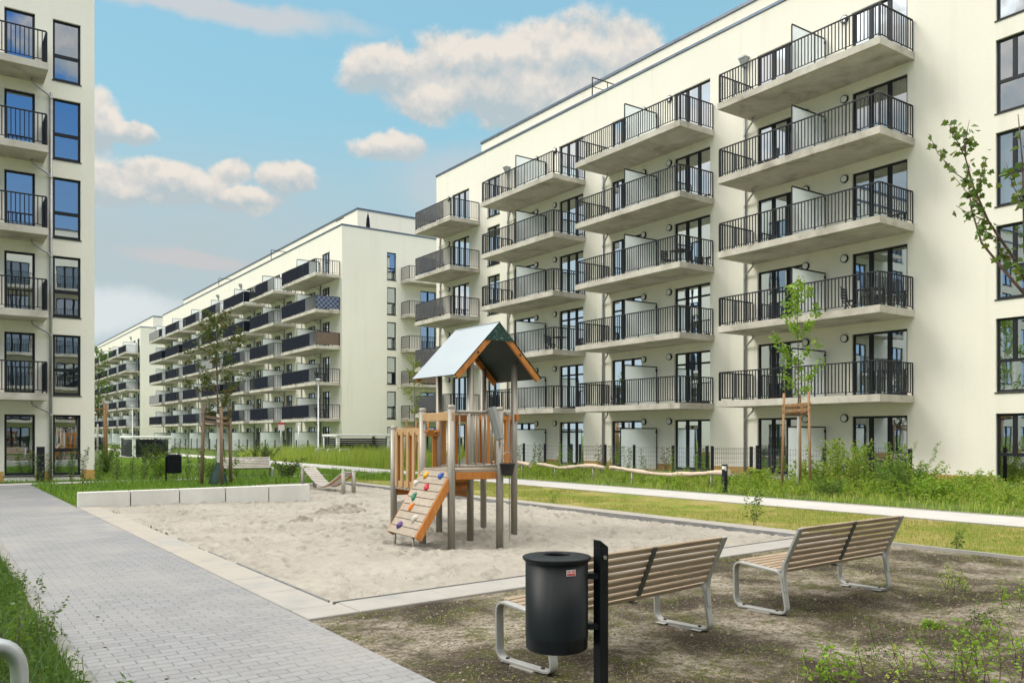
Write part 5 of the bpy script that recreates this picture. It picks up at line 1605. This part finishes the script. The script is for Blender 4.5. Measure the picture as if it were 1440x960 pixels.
# thin yellow green tree left of the tower roof
grow_tree('young_tree', 'thin yellow green sapling tree seen below the left eave of the tower roof', (19.9, 36.8, 0), 5.6, .38, .62, 'leaf_yellow', 31, .11, 520, 'young staked trees', .03, nb=15, upang=1.1)
stakes('tree_stakes', 'timber stakes of the thin yellow green tree, mostly hidden by the tower', (19.9, 36.8, 0), 2.4, .45, M['wood_stake'], 3, .3, .05)

# foreground maple whose trunk stands just outside the right edge
mt = thing('maple_tree', 'young maple reaching sparse leafy branches into the upper right corner', 'tree', (15.0, 6.0, 0))
rg = np.random.default_rng(77); lat = Vector((.8179,-.5754,0)); dep = Vector((.5754,.8179,0))
def LP(l, z, d=0): return lat*l + dep*d + Vector((0,0,z))
tr = MB(); twigs = []
tr.tube([LP(0,0),LP(.02,1.2),LP(-.05,2.5),LP(-.22,3.5),LP(-.34,3.95)], [.075,.065,.055,.048,.04], 12)
lines = [ # main limbs (lateral, height, depth)
 [(-.30,3.85,0),(-.62,4.55,.05),(-.98,5.15,.12),(-1.22,5.75,.15),(-1.36,6.2,.12),(-1.40,6.55,.1)],
 [(-.36,4.0,0),(-.58,4.6,-.2),(-.66,5.3,-.3),(-.68,6.0,-.3),(-.75,6.75,-.3)],
 [(-.25,3.7,0),(-.55,4.35,.35),(-.85,4.9,.55),(-1.0,5.5,.6),(-1.05,6.2,.65)],
 [(-.2,3.5,0),(.1,4.4,-.2),(.3,5.4,-.2),(.4,6.4,-.1),(.42,7.2,0)],
 [(-.1,3.3,0),(.3,3.9,.3),(.9,4.7,.5),(1.3,5.6,.5)]]
side = [ # twigs
 [(-1.22,5.75,.15),(-1.55,5.95,.1),(-1.85,6.25,.05),(-2.02,6.55,.0)],
 [(-1.36,6.2,.12),(-1.55,6.55,.1),(-1.60,6.75,.1)],[(-1.36,6.2,.12),(-1.30,6.6,.2),(-1.25,6.85,.2)],
 [(-1.10,5.4,.13),(-1.40,5.6,.0),(-1.65,5.85,-.05)],[(-.98,5.15,.12),(-1.25,5.3,.2),(-1.45,5.45,.25)],
 [(-.8,4.85,.1),(-1.1,4.95,.0),(-1.25,5.05,0)],[(-1.15,5.6,.14),(-1.0,5.95,.3),(-.95,6.25,.3)],
 [(-.66,5.3,-.3),(-.9,5.6,-.4),(-1.0,5.95,-.4)],[(-.68,5.9,-.3),(-.5,6.3,-.3),(-.45,6.6,-.3)],[(-.62,4.9,-.25),(-.4,5.1,-.4),(-.25,5.3,-.4)],
 [(-.66,5.3,-.3),(-.45,5.6,-.2),(-.35,5.9,-.1)],[(-.6,4.5,0),(-.85,4.55,-.1),(-1.0,4.7,-.1)],[(-1.0,5.5,.6),(-.85,5.9,.6),(-.8,6.2,.6)],
 [(-.45,4.3,-.1),(-.7,4.25,-.3),(-.8,4.3,-.3)],[(.2,4.9,-.2),(-.05,5.3,-.3),(-.1,5.7,-.3)],[(.9,4.7,.5),(.8,5.3,.6),(.8,5.7,.6)],[(.3,5.4,-.2),(.6,5.8,-.3),(.7,6.2,-.3)]]
for L_ in lines:
    pts = [LP(*p) for p in L_]; k = len(pts); tr.tube(pts, [.030*(1-.78*i/(k-1)) for i in range(k)], 8)
    twigs += [(pts[i],pts[i+1]) for i in range(1,k-1)]
for L_ in side:
    pts = [LP(*p) for p in L_]; k = len(pts); tr.tube(pts, [.009*(1-.6*i/(k-1)) for i in range(k)], 6)
    twigs += [(pts[i],pts[i+1]) for i in range(k-1)]*2
tr.build('trunk', M['bark_red'], mt)
Pt = []
for a, b in twigs:
    for j in range(2):
        c = a.lerp(b, rg.random()); 
        for m in range(rg.integers(1,5)): Pt.append(c + Vector(tuple(rg.normal(size=3)))*.055)
V, F = maple_arrays(np.array([tuple(p) for p in Pt]), .115, rg)
np_mesh('crown', V, F, M['leaf_maple'], mt)
# ------------------------------------------------------------------ sky, sun, camera
EXPO = 1.1
SUN = Vector((-.60, .40, .69)).normalized()      # direction towards the sun
el = math.asin(SUN.z); az = math.atan2(SUN.x, SUN.y)
SKY = .12
w = bpy.data.worlds.new('World'); SC.world = w; w.use_nodes = True
t = NT(w.node_tree); t.n.clear()
out = t.new('ShaderNodeOutputWorld'); bg = t.new('ShaderNodeBackground')
bg.inputs['Strength'].default_value = SKY; t.l.new(bg.outputs[0], out.inputs[0])
sk = t.new('ShaderNodeTexSky', sky_type='NISHITA', sun_disc=False, sun_elevation=el, sun_rotation=az)
sk.air_density = 1.0; sk.dust_density = 1.2; sk.ozone_density = 1.2
d = t.new('ShaderNodeTexCoord').outputs['Generated']
sep = t.new('ShaderNodeSeparateXYZ'); t.put(sep.inputs[0], d)
up = sep.outputs[2]
K = 1/(SKY*2**EXPO)
def C(r, g, b): return (r*K, g*K, b*K)
# clear sky: daylight model, tinted towards the turquoise of the photograph
north = t.step(sep.outputs[1], -.1, .5)
southc = t.ramp(t.step(up, .0, 1.0), [(.0, C(.40,.58,.70)), (.12, C(.10,.34,.72)), (.36, C(.06,.26,.68)), (1.0, C(.20,.42,.68))])
blue = t.mix(.88, sk.outputs[0], t.mix(north, southc, t.ramp(t.step(up, .0, 1.0), [(.0, C(.44,.60,.65)), (.16, C(.33,.60,.69)), (.36, C(.28,.58,.715)), (1.0, C(.30,.46,.66))])))
# thin grey veil low over the horizon and bright cloud overhead
vn = t.noise(t.scale(d, (1,1,2.4)), 2.2, 5, .55, .3)
veil = t.math('MULTIPLY', t.math('MULTIPLY', t.step(up, .36, .19), t.step(vn, .30, .62, .65, 1.0)), t.math('MULTIPLY_ADD', north, .7, .3))
col = t.mix(veil, blue, C(.49,.575,.605))
hi = t.math('MULTIPLY', t.step(vn, .26, .44), t.step(t.math('ADD', up, t.math('MULTIPLY_ADD', north, -.06, .06)), .50, .66))
col = t.mix(t.math('MULTIPLY', hi, .92), col, t.mix(north, C(3.3,3.2,3.0), C(2.0,1.95,1.86)))  # unseen high cloud brightened, most on the south side, to light the walls
# broad bright overcast round the (hidden) sun and high up
sd = t.vmath('DOT_PRODUCT', d, tuple(SUN))
glow = t.math('MULTIPLY', t.step(sd, .50, 1.0), t.step(t.math('ADD', up, t.math('MULTIPLY', sep.outputs[0], -.25)), .50, .66))
col = t.mix(glow, col, C(2.75,2.68,2.55))
# cumulus: clumps at fixed compass bearings; width and height as tangents
FWD = Vector((.5754,.8179,0)); RGT = Vector((.8179,-.5754,0))
def bearing(px, py): return (FWD + RGT*((px-720)/1168) + Vector((0,0,(611-py)/1168))).normalized()
warp = t.noise(d, 9, 5, .6, 0, True)
dw = t.vmath('ADD', d, t.scale(t.vmath('SUBTRACT', warp, (.5,.5,.5)), (.05,.05,.05)))
def clump(cx, cy, wx, wy, amt=1.0):
    c = bearing(cx, cy) if not isinstance(cx, Vector) else cx.normalized(); h = c.cross(Vector((0,0,1))).normalized(); v = h.cross(c)
    a = t.math('MULTIPLY', t.vmath('DOT_PRODUCT', dw, tuple(h)), 1168/wx)
    b = t.math('MULTIPLY', t.vmath('DOT_PRODUCT', dw, tuple(v)), 1168/wy)
    r = t.math('SQRT', t.math('ADD', t.math('MULTIPLY', a, a), t.math('MULTIPLY', b, b)))
    back = t.math('MULTIPLY', t.math('LESS_THAN', t.vmath('DOT_PRODUCT', d, tuple(c)), 0.0), 20.0)
    return t.math('MULTIPLY', t.math('SUBTRACT', 1.0, t.math('ADD', r, back)), amt), b
clumps = [(555,108,72,40),(655,92,95,52),(775,78,140,56),(880,78,80,42),(760,138,180,44),(610,142,80,26),
          (540,208,56,26),(230,262,96,28),(150,262,54,28),(330,250,34,20),(400,255,48,30),(350,285,60,18),(140,175,30,48),(185,195,36,18),
          (-420,160,260,70),(-900,330,380,90),(2100,200,300,90),(1400,40,240,60),
          (Vector((-.86,.51,.34)),0,420,130),(Vector((-.70,.75,.30)),0,300,110),(Vector((-.98,.2,.40)),0,330,150),(Vector((-.9,-.4,.5)),0,300,150),(Vector((.2,-1,.42)),0,150,45),(Vector((-.1,-1,.62)),0,200,60),(Vector((.9,-.6,.5)),0,300,120)]
m = None; wsum = None; bsum = None
for cdef in clumps:
    f, b = clump(*cdef)
    wt = t.math('EXPONENT', t.math('MULTIPLY', t.math('MAXIMUM', f, -6.0), 5.0)); wb = t.math('MULTIPLY', wt, b)
    m = f if m is None else t.math('SMOOTH_MAX', m, f, .25)
    wsum = wt if wsum is None else t.math('ADD', wsum, wt); bsum = wb if bsum is None else t.math('ADD', bsum, wb)
low = t.step(t.math('DIVIDE', bsum, wsum), -.6, .45)
nz = t.noise(d, 17, 8, .60); nb = t.noise(t.vmath('ADD', d, (.0,.0,.010)), 17, 4, .5)
dens = t.math('ADD', m, t.math('MULTIPLY', t.math('SUBTRACT', nz, .5), 1.25))
mask = t.step(dens, .0, .34)
lit = t.math('ADD', t.math('MULTIPLY', low, .75), t.math('MULTIPLY', t.math('SUBTRACT', nz, nb), 3.2), clamp=True)
ccol = t.ramp(lit, [(.05, C(.49,.565,.595)), (.45, C(.68,.665,.64)), (.85, C(.875,.80,.715))])
col = t.mix(t.math('MULTIPLY', mask, .93), col, ccol)
# faint far streaks low down, slightly pink, and a pale band above the roofs
s1, _ = clump(260, 362, 120, 16); s2, _ = clump(700, 250, 200, 60); s3, _ = clump(140, 440, 150, 40); s4, _ = clump(280, 8, 260, 22); s5, _ = clump(950,200,200,110)
for s, cc, a in ((s1, C(.66,.585,.57), .5), (s2, C(.56,.62,.66), .7), (s3, C(.74,.79,.80), .9), (s4, C(.60,.64,.67), .95), (s5, C(.55,.62,.66), .6)):
    k = t.step(t.math('ADD', s, t.math('MULTIPLY', t.math('SUBTRACT', nz, .5), .6)), .0, .6)
    col = t.mix(t.math('MULTIPLY', k, a), col, cc)
t.l.new(col, bg.inputs['Color'])

ld = bpy.data.lights.new('sun', 'SUN'); ld.energy = .86; ld.angle = R(20); ld.color = (1.0, .95, .87)
lo = bpy.data.objects.new('sun', ld); COL.objects.link(lo)
lo.rotation_euler = (-SUN).to_track_quat('-Z', 'Y').to_euler(); lo.location = (0, 0, 60)

cd = bpy.data.cameras.new('camera'); co = bpy.data.objects.new('camera', cd); COL.objects.link(co)
co.location = (0, 0, 1.65); co.rotation_euler = (R(90), 0, -math.atan2(.5754, .8179))
cd.sensor_width = 36; cd.lens = 36*1168/1440; cd.shift_y = 131/1440; cd.clip_end = 3000; cd.clip_start = .05
SC.camera = co
vs = SC.view_settings
vs.view_transform = 'Standard'; vs.look = 'None'; vs.exposure = EXPO; vs.gamma = 1; vs.use_curve_mapping = False
SC.cycles.use_denoising = True
SC.cycles.max_bounces = 7; SC.cycles.diffuse_bounces = 3; SC.cycles.glossy_bounces = 3; SC.cycles.transmission_bounces = 3; SC.cycles.transparent_max_bounces = 10
SC.cycles.sample_clamp_indirect = 6
